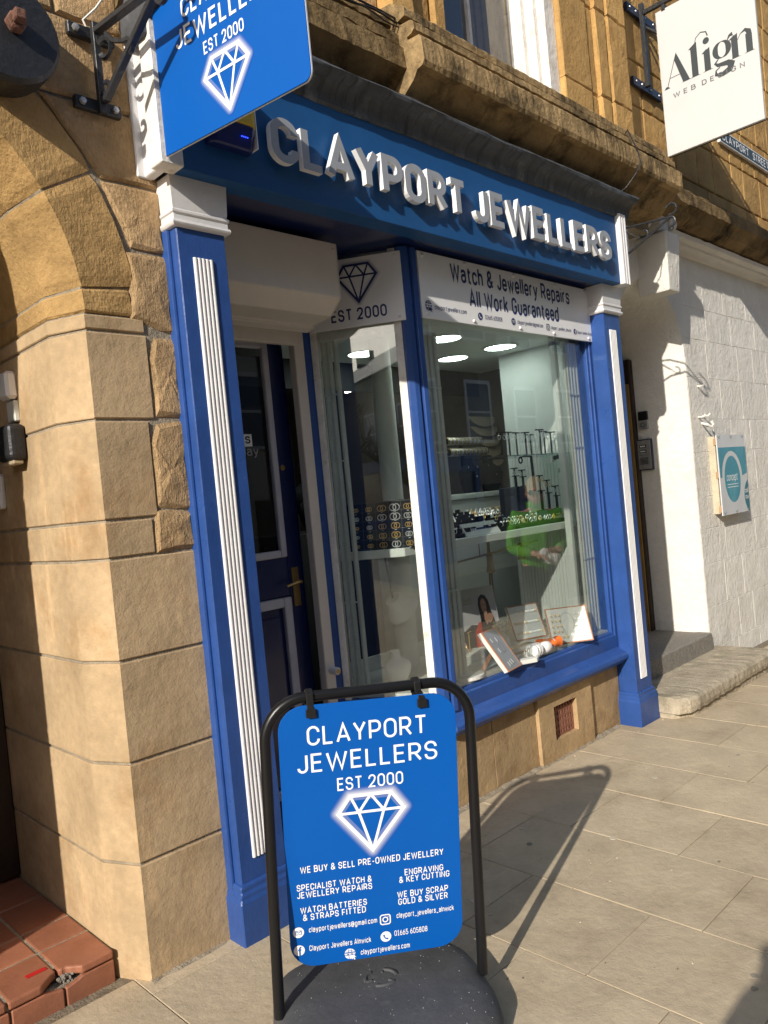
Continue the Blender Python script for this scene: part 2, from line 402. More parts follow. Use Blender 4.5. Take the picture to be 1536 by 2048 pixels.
# ---------------------------------------------------------------- stroke lettering
G = {
'A':[[(0,0),(.33,1),(.66,0)],[(.13,.29),(.53,.29)]],
'B':[[(0,.53),(.53,.53,.2),(.53,1,.22),(0,1),(0,0),(.58,0,.24),(.58,.53,.22),(.3,.53)]],
'C':[[(.58,.70),(.58,1,.29),(0,1,.29),(0,0,.29),(.58,0,.29),(.58,.30)]],
'D':['c',[(0,0),(0,1),(.59,1,.32),(.59,0,.32)]],
'E':[[(.5,1),(0,1),(0,0),(.5,0)],[(0,.52),(.45,.52)]],
'F':[[(.5,1),(0,1),(0,0)],[(0,.5),(.44,.5)]],
'G':[[(.58,.74),(.58,1,.29),(0,1,.29),(0,0,.29),(.58,0,.29),(.58,.46),(.33,.46)]],
'H':[[(0,0),(0,1)],[(.58,0),(.58,1)],[(0,.52),(.58,.52)]],
'I':[[(0,0),(0,1)]],
'J':[[(.42,1),(.42,0,.25),(0,0,.22),(0,.24)]],
'K':[[(0,0),(0,1)],[(.56,1),(.03,.42)],[(.22,.60),(.60,0)]],
'L':[[(0,1),(0,0),(.47,0)]],
'M':[[(0,0),(0,1),(.36,.3),(.72,1),(.72,0)]],
'N':[[(0,0),(0,1),(.58,0),(.58,1)]],
'O':['c',[(0,0,.29),(0,1,.29),(.60,1,.29),(.60,0,.29)]],
'P':[[(0,0),(0,1),(.56,1,.26),(.56,.42,.26),(0,.42)]],
'R':[[(0,0),(0,1),(.55,1,.26),(.55,.44,.26),(0,.44)],[(.28,.44),(.58,0)]],
'S':[[(.54,.72),(.54,1,.25),(0,1,.25),(0,.52,.23),(.56,.50,.23),(.56,0,.25),(0,0,.25),(0,.28)]],
'T':[[(0,1),(.58,1)],[(.29,1),(.29,0)]],
'U':[[(0,1),(0,0,.28),(.58,0,.28),(.58,1)]],
'V':[[(0,1),(.31,0),(.62,1)]],
'W':[[(0,1),(.25,0),(.50,.92),(.75,0),(1.0,1)]],
'Y':[[(0,1),(.30,.44),(.60,1)],[(.30,.44),(.30,0)]],
'Z':[[(0,1),(.54,1),(0,0),(.56,0)]],
'0':['c',[(0,0,.28),(0,1,.28),(.57,1,.28),(.57,0,.28)]],
'1':[[(0,.78),(.22,1),(.22,0)],[(.02,0),(.42,0)]],
'2':[[(0,.70),(0,1,.26),(.54,1,.26),(.54,.56,.2),(0,0),(.56,0)]],
'5':[[(.5,1),(.04,1),(.01,.56),(.54,.60,.25),(.54,0,.26),(0,0,.25),(0,.22)]],
'6':['c',[(0,0,.25),(0,.58,.25),(.54,.58,.25),(.54,0,.25)],'o',[(0,.32),(.06,.62,.2),(.36,1)]],
'8':['c',[(.03,.54,.2),(.03,1,.21),(.51,1,.21),(.51,.54,.2)],'c',[(0,0,.24),(0,.54,.22),(.54,.54,.22),(.54,0,.24)]],
'&':[[(.66,0),(.10,.64,.1),(.10,1,.18),(.47,1,.18),(.47,.66,.1),(0,.40,.16),(0,0,.22),(.46,0,.25),(.64,.44)]],
'-':[[(0,.42),(.32,.42)]],
'_':[[(0,-.1),(.5,-.1)]],
'.':[[(0,.0),(0,.035)]],
'@':['c',[(.2,.12,.16),(.2,.56,.16),(.54,.56,.16),(.54,.12,.16)],'o',[(.54,.56),(.54,.12,.06),(.72,.12,.08),(.72,.84,.3),(0,.84,.3),(0,-.14,.3),(.6,-.14)]],
'a':[[(.03,.56),(.03,.70,.12),(.46,.70,.18),(.46,0)],[(.46,.42),(0,.42,.19),(0,0,.19),(.46,0,.2),(.46,.25)]],
'b':['c',[(0,0,.2),(0,.7,.2),(.48,.7,.24),(.48,0,.24)],'o',[(0,0),(0,1.02)]],
'c':[[(.45,.50),(.45,.70,.22),(0,.70,.24),(0,0,.24),(.45,0,.22),(.45,.20)]],
'd':['c',[(0,0,.24),(0,.7,.24),(.48,.7,.2),(.48,0,.2)],'o',[(.48,0),(.48,1.02)]],
'e':[[(.46,.16),(.46,0,.2),(0,0,.24),(0,.70,.24),(.47,.70,.24),(.47,.34),(0,.34)]],
'g':['c',[(0,0,.24),(0,.7,.24),(.48,.7,.2),(.48,0,.2)],'o',[(.48,.7),(.48,-.27,.22),(.02,-.27,.2),(.02,-.14)]],
'h':[[(0,0),(0,1.02)],[(0,.40),(0,.70,.22),(.46,.70,.22),(.46,0)]],
'i':[[(0,0),(0,.70)],[(0,.93),(0,.98)]],
'j':[[(.12,.70),(.12,-.27,.12),(-.04,-.27)],[(.12,.93),(.12,.98)]],
'k':[[(0,0),(0,1.02)],[(.42,.70),(.02,.26)],[(.16,.40),(.45,0)]],
'l':[[(0,0),(0,1.02)]],
'm':[[(0,0),(0,.70)],[(0,.40),(0,.70,.2),(.37,.70,.2),(.37,0)],[(.37,.40),(.37,.70,.2),(.74,.70,.2),(.74,0)]],
'n':[[(0,0),(0,.70)],[(0,.40),(0,.70,.22),(.46,.70,.22),(.46,0)]],
'o':['c',[(0,0,.24),(0,.70,.24),(.49,.70,.24),(.49,0,.24)]],
'p':['c',[(0,0,.2),(0,.7,.2),(.48,.7,.24),(.48,0,.24)],'o',[(0,.70),(0,-.27)]],
'r':[[(0,0),(0,.70)],[(0,.40),(0,.70,.2),(.28,.70)]],
's':[[(.42,.52),(.42,.70,.17),(0,.70,.17),(0,.37,.16),(.43,.35,.16),(.43,0,.17),(0,0,.17),(0,.18)]],
't':[[(.14,.92),(.14,0,.15),(.36,0)],[(0,.70),(.35,.70)]],
'u':[[(0,.70),(0,0,.22),(.46,0,.22),(.46,.70)]],
'v':[[(0,.7),(.24,0),(.48,.7)]],
'w':[[(0,.70),(.19,0),(.37,.66),(.55,0),(.74,.70)]],
'y':[[(0,.70),(.25,.03)],[(.5,.70),(.20,-.20,.1),(.02,-.27)]],
'/':[[(0,-.1),(.35,1.05)]],
}
def round_path(pts, closed=False, n=6):
    out = []; N = len(pts)
    for i, p in enumerate(pts):
        r = p[2] if len(p) > 2 else 0
        if r and (closed or 0 < i < N-1):
            P = Vector(p[:2]); A = Vector(pts[i-1][:2]); B = Vector(pts[(i+1) % N][:2])
            a = (A-P); b = (B-P); ra = min(r, a.length*.5 if len(pts[i-1])>2 else a.length); rb = min(r, b.length*.5 if len(pts[(i+1)%N])>2 else b.length)
            a = P + a.normalized()*ra; b = P + b.normalized()*rb
            for k in range(n+1):
                t = k/n; q = a*(1-t)**2 + P*(2*t*(1-t))*1.0 + b*t*t
                # pull a quadratic corner towards a circle
                c = a + b - P; ang = math.pi/2*t
                e = c + (P-b)*0 + (a-c)*math.cos(ang) + (b-c)*math.sin(ang)
                q = e
                out.append((q.x, q.y))
        else: out.append((p[0], p[1]))
    return out
def stroke_quads(pts, w, closed=False):
    """w: stroke width, or a function of t in 0..1; mitred quads"""
    P = [Vector(p) for p in pts]
    Q = [P[0]]
    for p in P[1:]:
        if (p-Q[-1]).length > 1e-4: Q.append(p)
    if closed and (Q[0]-Q[-1]).length < 1e-4: Q.pop()
    N = len(Q); L = []; Rr = []
    for i in range(N):
        ds = []
        if closed or i > 0: ds.append((Q[i]-Q[i-1]).normalized())
        if closed or i < N-1: ds.append((Q[(i+1) % N]-Q[i]).normalized())
        ns = [Vector((-d.y, d.x)) for d in ds]
        n = sum(ns, Vector((0,0)))
        if n.length < 1e-3: n = ns[0]
        n.normalize(); k = 1/max(.42, n.dot(ns[0]))
        ww = w(i/max(1,N-1)) if callable(w) else w
        L.append(Q[i]+n*k*ww/2); Rr.append(Q[i]-n*k*ww/2)
    out = []
    for i in range(N if closed else N-1):
        j = (i+1) % N
        out.append([L[i], Rr[i], Rr[j], L[j]])
    return out
def cdt(polys):
    vs = []; fs = []
    for q in polys:
        a = sum(q[i].x*q[(i+1)%len(q)].y - q[(i+1)%len(q)].x*q[i].y for i in range(len(q)))
        if abs(a) < 1e-7: continue
        if a < 0: q = q[::-1]
        b = len(vs); vs += q; fs.append(list(range(b, b+len(q))))
    r = geometry.delaunay_2d_cdt(vs, [], fs, 0, 1e-5)
    ov = [Vector(v) for v in r[0]]
    boxes = [(min(p.x for p in q), max(p.x for p in q), min(p.y for p in q), max(p.y for p in q), q) for q in polys]
    def inside(c):
        for x0, x1, y0, y1, q in boxes:
            if x0 <= c.x <= x1 and y0 <= c.y <= y1:
                h = False; n = len(q)
                for i in range(n):
                    a, b = q[i], q[i-1]
                    if (a.y > c.y) != (b.y > c.y) and c.x < (b.x-a.x)*(c.y-a.y)/(b.y-a.y)+a.x: h = not h
                if h: return True
        return False
    tris = []
    for f in r[2]:
        c = sum((ov[i] for i in f), Vector((0,0)))/len(f)
        if inside(c): tris.append(f)
    return ov, tris
_gc = {}
def glyph(ch, w):
    key = (ch, round(w, 4))
    if key not in _gc:
        polys = []; mode = 'o'
        for it in G[ch]:
            if isinstance(it, str): mode = it; continue
            polys += stroke_quads(round_path(it, mode == 'c'), w, mode == 'c')
        v, t = cdt(polys)
        _gc[key] = (v, t, max(p[0] for it in G[ch] if not isinstance(it, str) for p in it))
    return _gc[key]
def put2d(mb, v, tris, fn, depth=0.0, d0=0.0, two=False):
    """flat shape (or extruded when depth) placed through fn(x, y, d)"""
    if not depth:
        mb.add([fn(p.x, p.y, d0) for p in v], tris); return
    b = len(v)
    mb.add([fn(p.x, p.y, d0+depth) for p in v] + [fn(p.x, p.y, d0) for p in v], list(tris) + [tuple(i+b for i in t[::-1]) for t in tris])
    cnt = {}
    for t in tris:
        for i in range(len(t)):
            e = (t[i], t[(i+1)%len(t)]); cnt[e] = 1
    old = mb.mi
    if two: mb.mi = 1
    vs = []; fs = []
    for (a, c) in cnt:
        if (c, a) not in cnt:
            k = len(vs); vs += [fn(v[a].x, v[a].y, d0), fn(v[c].x, v[c].y, d0), fn(v[c].x, v[c].y, d0+depth), fn(v[a].x, v[a].y, d0+depth)]
            fs.append((k, k+1, k+2, k+3))
    mb.add(vs, fs); mb.mi = old
def text_w(s, size, w=.15, track=.16, sx=1.0):
    x = 0
    for ch in s:
        if ch == ' ': x += .42; continue
        x += glyph(ch, w)[2] + w + track
    return (x - track)*size*sx
def text(mb, s, fr, x, y, size, w=.15, align='l', track=.16, sx=1.0, depth=0.0, d0=.0012, two=False, fit=None, each=None):
    if fit: sx = sx*fit/text_w(s, size, w, track, sx)
    tw = text_w(s, size, w, track, sx)
    if align == 'c': x -= tw/2
    if align == 'r': x -= tw
    cx = 0
    for ch in s:
        if ch == ' ': cx += .42; continue
        v, t, gw = glyph(ch, w)
        ox = x + (cx + w/2)*size*sx
        m = mb if each is None else MB()
        h = 1 - w if ch.isupper() or ch.isdigit() or ch == '&' else 1-w
        put2d(m, v, t, lambda px, py, d: fr(ox + px*size*sx, y + (py*(1-w) + w/2)*size, d), depth, d0, two)
        if each: each(ch, m)
        cx += gw + w + track
    return tw

def diamond(mb, fr, cx, cy, w, h, lw, d0=.0014):
    """outline of a cut diamond: crown, girdle and facets"""
    top = h/2; gy = h/2 - h*.30; bot = -h/2; a = w/2; c = w*.31
    L = [[(-a,gy),(-c,top),(c,top),(a,gy),(0,bot)]]
    polys = stroke_quads(L[0], lw, True)
    tri = [[(-c,top),(-w*.19,gy),(0,top),(w*.19,gy),(c,top)],[(-a,gy),(a,gy)],[(-w*.19,gy),(0,bot)],[(w*.19,gy),(0,bot)]]
    for p in tri: polys += stroke_quads(p, lw*.8)
    v, t = cdt(polys)
    put2d(mb, v, t, lambda x, y, d: fr(cx+x, cy+y, d), 0, d0)
def halo(mb, fr, cx, cy, w, h, grow, c0, c1, d0=.0007, n=7):
    """the soft printed aura round the diamond: rings from inside colour c0 to panel colour c1, plus a clear middle"""
    gy = h/2 - h*.30; a = w/2; c = w*.31
    P = [(-a,gy),(-c,h/2),(c,h/2),(a,gy),(0,-h/2)]
    def ring(e):
        out = []
        for i in range(5):
            p = Vector(P[i]); A = Vector(P[i-1]); B = Vector(P[(i+1)%5])
            d1 = (p-A).normalized(); d2 = (B-p).normalized()
            n1 = Vector((-d1.y,d1.x)); n2 = Vector((-d2.y,d2.x))
            for k in range(5):
                nn = (n1*(1-k/4) + n2*(k/4)).normalized()
                out.append(p + nn*e if e > 0 else p + (n1+n2).normalized()*e/max(.4,(n1+n2).normalized().dot(n1)))
        return out
    es = [-grow*.9] + [-grow*.45, 0] + [grow*(k+1)/n for k in range(n)]
    rs = [ring(e) for e in es]
    for k in range(len(es)-1):
        em = (es[k]+es[k+1])/2
        f = max(0, 1-abs(em)/grow)**1.5*.72
        mb.tone = tuple(c1[i]*(1-f)+c0[i]*f for i in range(3))
        m = len(rs[k])
        mb.add([fr(cx+p.x, cy+p.y, d0) for p in rs[k]] + [fr(cx+p.x, cy+p.y, d0) for p in rs[k+1]],
               [(i,(i+1)%m,m+(i+1)%m,m+i) for i in range(m)])
    mb.tone = 1.0
m_halo = mat('printed_halo', (1,1,1), .4, var=0, tone=True)
def icon_mail(mb, mb2, fr, x, y, r):
    mb.disc(fr, x, y, r, .0014)
    q = []
    for p in ([(-.5,-.36),(.5,-.36),(.5,.36),(-.5,.36)],): q += stroke_quads([Vector(a) for a in p], .09, True)
    q += stroke_quads([(-.5,.34),(0,-.05),(.5,.34)], .09)
    v, t = cdt(q); put2d(mb2, v, t, lambda a, b, d: fr(x+a*r, y+b*r, d), 0, .0024)
def icon_f(mb, mb2, fr, x, y, r):
    mb.disc(fr, x, y, r, .0014)
    q = stroke_quads(round_path([(.38,.62),(.08,.62,.28),(.08,-.95)]), .27) + stroke_quads([(-.22,.12),(.36,.12)], .24)
    v, t = cdt(q); put2d(mb2, v, t, lambda a, b, d: fr(x+a*r, y+b*r, d), 0, .0024)
def icon_phone(mb, mb2, fr, x, y, r):
    mb.disc(fr, x, y, r, .0014)
    q = stroke_quads([(-.38,.42),(-.32,.05),(-.08,-.28),(.40,-.42)], lambda t: .34 if t < .2 or t > .8 else .2)
    v, t = cdt(q); put2d(mb2, v, t, lambda a, b, d: fr(x+a*r, y+b*r, d), 0, .0024)
def icon_camera(mb, fr, x, y, r):
    k = .42
    q = stroke_quads(round_path([(-1,-1,k),(-1,1,k),(1,1,k),(1,-1,k)], True), .24, True)
    q += stroke_quads([(.5*math.cos(i*.3927), .5*math.sin(i*.3927)) for i in range(16)], .22, True)
    q += stroke_quads([(.5,.58),(.66,.58)], .16)
    v, t = cdt(q); put2d(mb, v, t, lambda a, b, d: fr(x+a*r, y+b*r, d), 0, .0014)
def icon_globe(mb, mb2, fr, x, y, r):
    q = [[Vector((math.cos(a), math.sin(a))) for a in [R_(20+140*k/12) for k in range(13)]]]
    q += [[Vector((math.cos(a), math.sin(a))) for a in [R_(200+140*k/12) for k in range(13)]]]
    v, t = cdt(q); put2d(mb, v, t, lambda a, b, d: fr(x+a*r, y+b*r, d), 0, .0014)
    q = stroke_quads([(-.25,.38),(-.2,.95)], .07) + stroke_quads([(.25,.38),(.2,.95)], .07) + stroke_quads([(-.25,-.38),(-.2,-.95)], .07) + stroke_quads([(-.7,.62),(.7,.62)], .07)
    v, t = cdt(q); put2d(mb2, v, t, lambda a, b, d: fr(x+a*r, y+b*r, d), 0, .0024)
    text(mb, 'www', fr, x, y-.26*r, .62*r, .24, 'c', .12, fit=2.1*r, d0=.0014)
    q = [[Vector(p) for p in ((.3,-.2),(1.15,-.75),(.78,-.8),(.95,-1.2),(.75,-1.28),(.6,-.92),(.32,-1.15))]]
    v, t = cdt(q); put2d(mb, v, t, lambda a, b, d: fr(x+a*r, y+b*r, d), 0, .0018)

# ---------------------------------------------------------------- stonework
def stone(mb, pts, y0, y1=None, inset=.010, back=.022, jit=0.0, sub=1, tone=None, axis='y'):
    """one dressed or rough block: pts (x, z) outline, front at y0; worn arrises; y grows into the wall"""
    mb.tone = tone if tone is not None else random.uniform(.86, 1.12)
    n = len(pts); P = []
    for i in range(n):
        a = Vector(pts[i]); b = Vector(pts[(i+1)%n])
        k = max(1, int((b-a).length/.06)) if sub else 1
        nn = Vector((-(b-a).y, (b-a).x)).normalized() if (b-a).length else Vector((0,0))
        for j in range(k):
            P.append(a + (b-a)*j/k + nn*random.uniform(-jit, jit))
    c = sum(P, Vector((0,0)))/len(P)
    def ins(p, e):
        d = c-p; return p + d*min(.5, e/max(.001, d.length))*1.25
    yb = y0+back if y1 is None else y1
    f = []
    for p in P:
        f.append((ins(p, inset*random.uniform(.7,1.3)), y0 + random.uniform(-1,1)*jit*.3))
    rings = [[(p.x, yb, p.y) for p in P], [(p.x, y0+inset*.75, p.y) for p in P], [(q.x, yy, q.y) for q, yy in f]]
    m = len(P); vs = [v for r in rings for v in r]
    fs = [(k*m+i, k*m+(i+1)%m, (k+1)*m+(i+1)%m, (k+1)*m+i) for k in range(2) for i in range(m)]
    cy = y0 - jit*.5
    if jit > .003:
        mid = [ins(p, (c-p).length*.45) for p, _ in f]
        vs += [(q.x, y0 - random.uniform(0, jit*1.2), q.y) for q in mid]
        fs += [(2*m+i, 2*m+(i+1)%m, 3*m+(i+1)%m, 3*m+i) for i in range(m)]
        vs.append((c.x, cy, c.y)); fs += [(3*m+i, 3*m+(i+1)%m, 4*m) for i in range(m)]
    else: fs.append(tuple(range(2*m, 3*m)))
    mb.add(vs, fs); mb.tone = 1.0

# ---------------------------------------------------------------- setting: ground, pavement, road
mb = MB()
mb.quad((-400,-400,-.6),(400,-400,-.6),(400,400,-.6),(-400,400,-.6))
single('ground', mb, m_joint, None, None, kind='structure')
mb = MB()
mb.prism([(-30,-3.4,gz(-30)-.005),(30,-3.4,gz(30)-.005),(30,1.2,gz(30)-.005),(-30,1.2,gz(-30)-.005)], (0,0,-.3))
single('pavement_bed', mb, m_joint, None, None, kind='structure')
mb = MB(); rs = random.Random(3)
edges = [.64-.505*k for k in range(30,0,-1)] + [.64, 1.12, 1.635, 2.15, 2.63] + [2.63+.505*k for k in range(1,32)]
starts = {1.12: -1.11, .64: -1.11, 1.635: -1.31, 2.15: -.985, 2.63: -.655}
for i in range(len(edges)-1):
    xa, xb = edges[i]+.0018, edges[i+1]-.0018
    y = .17; rows = []
    key = {.64:-1.11, 1.12:-1.31, 1.635:-.985, 2.15:-.66, 2.63:-.92}.get(edges[i], None)
    off = key if key is not None else rs.uniform(-1.2,-.7)
    ys = sorted([off + .545*k for k in range(-8, 6)])
    ys = [q for q in ys if -3.28 < q < .12]
    ys = [-3.3] + ys + [.17]
    for ya, yb in zip(ys[:-1], ys[1:]):
        if yb-ya < .02: continue
        dz = rs.uniform(-.0015,.0015); mb.tone = rs.uniform(.93,1.06)
        a, b = ya+.0018, yb-.0018; e = .0018
        def q(x, y, z): return (x, y, gz(x)+dz+z)
        vs = [q(xa,a,-.02),q(xb,a,-.02),q(xb,b,-.02),q(xa,b,-.02), q(xa,a,-.0015),q(xb,a,-.0015),q(xb,b,-.0015),q(xa,b,-.0015),
              q(xa+e,a+e,0),q(xb-e,a+e,0),q(xb-e,b-e,0),q(xa+e,b-e,0)]
        mb.add(vs, [(0,1,5,4),(1,2,6,5),(2,3,7,6),(3,0,4,7),(4,5,9,8),(5,6,10,9),(6,7,11,10),(7,4,8,11),(8,9,10,11)])
mb.tone = 1
single('pavement', mb, m_pave, None, None, kind='structure')
mb = MB(); rg0 = random.Random(41)
for k in range(46):
    x = rg0.uniform(.5,6.0); y = rg0.uniform(-2.4,-.1); r = rg0.uniform(.008,.022); e = rg0.uniform(.6,1)
    P = [(x+r*rg0.uniform(.8,1.15)*math.cos(2*math.pi*i/10), y+r*e*rg0.uniform(.8,1.15)*math.sin(2*math.pi*i/10)) for i in range(10)]
    mb.tone = rg0.choice((.55,.7,1.15,1.25)); mb.loft([[(a, b, gz(a)+z) for a, b in P] for z in (0,.0022)])
for k in range(160):
    x = rg0.uniform(-.2,4.5); y = rg0.uniform(-1.8,.05)
    if rg0.random() < .6: y = .10-abs(rg0.gauss(0,.06)) if x > 1.5 else y
    s_ = rg0.uniform(.0012,.004); mb.tone = rg0.choice((.4,.8,1.3,1.5)); mb.sphere((x,y,gz(x)+s_*.6), (s_*1.3,s_,s_*.8), 5, 3)
mb.tone = 1
single('gum_and_grit', mb, mat('gum_spot', (.42,.37,.29), .9, var=.15, vs=30, tone=True), None, None, kind='stuff')
# mortar fillets where the walls meet the paving
mb = MB()
for x0, x1, y in ((-.335,-.02,.1),(.27,1.3,.55),(1.42,3.2,.13)):
    n = int((x1-x0)/.05)
    ring = []
    for k in range(n+1):
        x = x0+(x1-x0)*k/n; w_ = rs.uniform(.006,.022)
        ring.append([(x, y+.02, gz(x)+rs.uniform(.008,.016)), (x, y-w_, gz(x)+.002), (x, y+.02, gz(x)-.02)])
    mb.loft(ring)
single('mortar_fillet', mb, m_mortar, None, None, kind='structure')
mb = MB()
mb.prism([(-60,-3.55,gz(-60)),(60,-3.55,gz(60)),(60,-3.3,gz(60)),(-60,-3.3,gz(-60))], (0,0,-.3))
single('kerb', mb, m_step, None, None, kind='structure')
mb = MB()
mb.quad((-80,-3.55,gz(-80)-.11),(80,-3.55,gz(80)-.11),(80,-8.6,gz(80)-.11),(-80,-8.6,gz(-80)-.11))
m_road = mat('asphalt', (.055,.054,.052), .9, var=.2, vs=4, bump=.5, bs=120)
single('road', mb, m_road, None, None, kind='structure')
mb = MB()
mb.prism([(-80,-11,gz(-80)),(80,-11,gz(80)),(80,-8.6,gz(80)),(-80,-8.6,gz(-80))], (0,0,-.4))
single('pavement_opposite', mb, m_pave, None, None, kind='structure')

# ---------------------------------------------------------------- the sandstone building (arched doorway left, ledge and upper storey over the shop)
bld = thing('stone_building', 'old golden sandstone building with an arched doorway and an upper storey above the blue shopfront', 'building', (0,.1,0))
ZC, XC, RA = 2.45, -1.18, .848
cour = [-.02,.435,.806,1.18,1.555,1.695,2.064,2.39]
XL2 = 2*XC + .332
mb = MB(); rs2 = random.Random(11)
def quoin(z0, z1, xr, mirror=False, tone=1.0):
    """block of the door jamb: wall face, chamfer and reveal in one stone"""
    P = [(xr,.1),(-.332,.1),(-.405,.26),(-.405,1.3),(xr,1.3)]
    if mirror: P = [(2*XC-x, y) for x, y in P]
    g = .0055; b = .004
    mb.tone = tone
    rings = []
    for z, e in ((z0+g,b),(z0+g+b,0),(z1-g-b,0),(z1-g,b)):
        s = (-1 if not mirror else 1)
        rings.append([(P[0][0],P[0][1]+e,z),(P[1][0],P[1][1]+e,z),(P[2][0]+(e if not mirror else -e),P[2][1],z),(P[3][0]+(e if not mirror else -e),P[3][1],z),(P[4][0],P[4][1],z)])
    mb.loft(rings); mb.tone = 1
right_x = [.029,.029,.029,.029,-.15,-.125,-.10]
for k in range(len(cour)-1):
    quoin(cour[k], cour[k+1], right_x[k], tone=rs2.uniform(.93,1.06))
    quoin(cour[k], cour[k+1], rs2.uniform(-.15,.05), True, rs2.uniform(.9,1.06))
quoin(2.39, 2.452, -.105, tone=1.0); quoin(2.39, 2.452, -.1, True)
mb.box(XL2-3, XL2-.25, .112, .4, -.3, 8.5)
part('door_jamb', mb, m_smooth, bld)
# mortar behind the joints
mb = MB()
for mir in (0, 1):
    P = [(.033,.108),(-.326,.108),(-.397,.264),(-.397,1.3),(.033,1.3)]
    if mir: P = [(2*XC-x, y) for x, y in P]
    mb.loft([[(x,y,z) for x, y in P] for z in (-.05, 2.45)])
z0 = 2.40
mb.box(-.33, .033, .119, .6, 2.44, 5.2)
n = 40
# mortar core of the arch
rg = []
for k in range(n+1):
    a = math.pi*k/n
    rg.append([(XC+r*math.cos(a), y, ZC+r*math.sin(a)) for r, y in ((1.45,.113),(.855,.113),(.783,.264),(.783,1.3),(1.45,1.3))])
mb.loft(rg)
mb.box(XL2-.4, .031, .122, .6, 3.85, 5.2)
part('mortar', mb, m_mortar, bld)
# arch ring
mb = MB(); angs = [0, 6.2, 29.5, 50, 71, 91]
while angs[-1] < 172: angs.append(min(180, angs[-1] + rs2.uniform(18,23)))
angs[-1] = 180
for a0, a1 in zip(angs[:-1], angs[1:]):
    g = .32; A0 = R_(a0+g); A1 = R_(a1-g); ro = rs2.uniform(1.045,1.085)
    mb.tone = rs2.uniform(.82,1.1)
    rings = []; kk = 10
    for k in range(kk+1):
        a = A0+(A1-A0)*k/kk
        e = .006 if k in (0, kk) else 0
        prof = [(ro-.01+e*0,.112),(ro-.012-e,.1+e+rs2.uniform(-.001,.003)),(.852+e,.1+e),(.775+e,.26),(.775+e,1.3),(ro,1.3)]
        rings.append([(XC+r*math.cos(a), y, ZC+r*math.sin(a)) for r, y in prof])
    mb.loft(rings)
mb.tone = 1
part('arch_ring', mb, m_ochre, bld)
# rubble between jamb and shop, and walling over the arch
mb = MB()
for pts in ([(-.142,1.56),(.028,1.56),(.028,1.70),(-.13,1.72)], [(-.118,1.735),(.028,1.71),(.028,2.06),(-.09,2.05),(-.12,1.98)],
            [(-.088,2.07),(.028,2.075),(.028,2.385),(-.06,2.38),(-.09,2.30)], [(-.148,2.45),(.028,2.40),(.028,2.70),(-.14,2.70)]):
    stone(mb, pts, .094, None, .016, .03, .006)
part('rubble_stone', mb, m_tooled, bld)
mb = MB(); z = 2.712; Rr = 1.085
for h in (.245,.27,.30,.28,.3,.32,.3):
    z1 = z+h
    def xl(zz):
        q = Rr*Rr-(zz-ZC)**2
        return XC+math.sqrt(q) if q > 0 else XC-.9
    a0, a1 = xl(z), xl(z1)
    xs = .028
    if z1 > ZC+Rr: a0 = max(a0, XC-1.3) if z < ZC+Rr else XC-1.3; a1 = XC-1.3
    L_ = a0; cuts = []
    x = .028
    while x > min(a0,a1)+.22:
        x2 = x - rs2.uniform(.30,.48)
        if x2 < max(a0,a1)+.16: break
        stone(mb, [(x2+.006,z+.006),(x-.004,z+.006),(x-.004,z1-.005),(x2+.006,z1-.005)], .098, None, .012, .03, .004, tone=rs2.uniform(.78,1.08))
        x = x2
    stone(mb, [(a0+.008,z+.006),(x-.004,z+.006),(x-.004,z1-.005),(a1+.008,z1-.005)], .098, None, .012, .03, .004, tone=rs2.uniform(.78,1.08))
    z = z1
part('wall_stone', mb, m_tooled, bld)
# dark doorway behind the arch
mb = MB(); mb.box(2*XC+.405, -.405, 1.3, 1.36, -.05, 3.6)
dl = part('dark_door', mb, m_darkwood, bld)
mb = MB()
mb.box(-.50,-.408,1.16,1.30,.13,2.42); mb.box(-.54,-.50,1.20,1.30,.13,2.42)
part('door_frame', mb, m_darkwood, dl, bevel=.006)
mb = MB()
for k in range(9):
    x = -.62-.14*k; mb.box(x-.06,x+.06,1.285,1.30,.2,2.4)
part('door_boards', mb, m_darkwood, dl, bevel=.004)

# ledge over the shop: moulded stone course, stepping forward at x = 1.33
led = [(.12,4.14),(-.03,4.12),(-.105,4.075),(-.118,4.06),(-.118,4.022),(-.072,4.010),(-.068,3.992),(-.150,3.984),(-.168,3.970),(-.170,3.932),(-.150,3.918),(-.118,3.912),(-.118,3.898),(-.196,3.892),(-.214,3.872),(-.216,3.765),(-.205,3.742),(-.165,3.735),(-.140,3.70),(-.08,3.66),(-.03,3.61),(.12,3.59)]
mb = MB(); mb.tone = 1.0
xs = [1.33,1.9,2.55,3.2,3.75,4.20]
for a, b in zip(xs[:-1], xs[1:]):
    mb.tone = rs2.uniform(.85,1.12); mb.extx([(y, z) for y, z in led], a+.002, b-.002, 26, .0025)
part('ledge', mb, m_ledge, bld, smooth=False)
mb = MB()
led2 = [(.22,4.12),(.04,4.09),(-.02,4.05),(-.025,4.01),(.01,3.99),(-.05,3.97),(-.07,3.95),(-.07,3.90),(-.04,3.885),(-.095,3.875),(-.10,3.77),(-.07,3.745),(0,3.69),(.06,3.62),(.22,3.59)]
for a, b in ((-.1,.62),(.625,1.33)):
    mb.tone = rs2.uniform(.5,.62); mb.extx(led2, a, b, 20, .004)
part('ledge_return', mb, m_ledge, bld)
led3 = [(.3,4.06),(.06,4.0),(.02,3.96),(.02,3.93),(-.03,3.91),(-.05,3.89),(-.05,3.80),(-.02,3.78),(.02,3.72),(.10,3.68),(.3,3.67)]
mb = MB()
xs = [4.20,4.85,5.5,6.2,7,8,9.5,11]
for a, b in zip(xs[:-1], xs[1:]):
    mb.tone = rs2.uniform(.45,.75); mb.extx(led3, a, b-.003, 12, .006)
part('ledge_low', mb, m_ledge, bld)
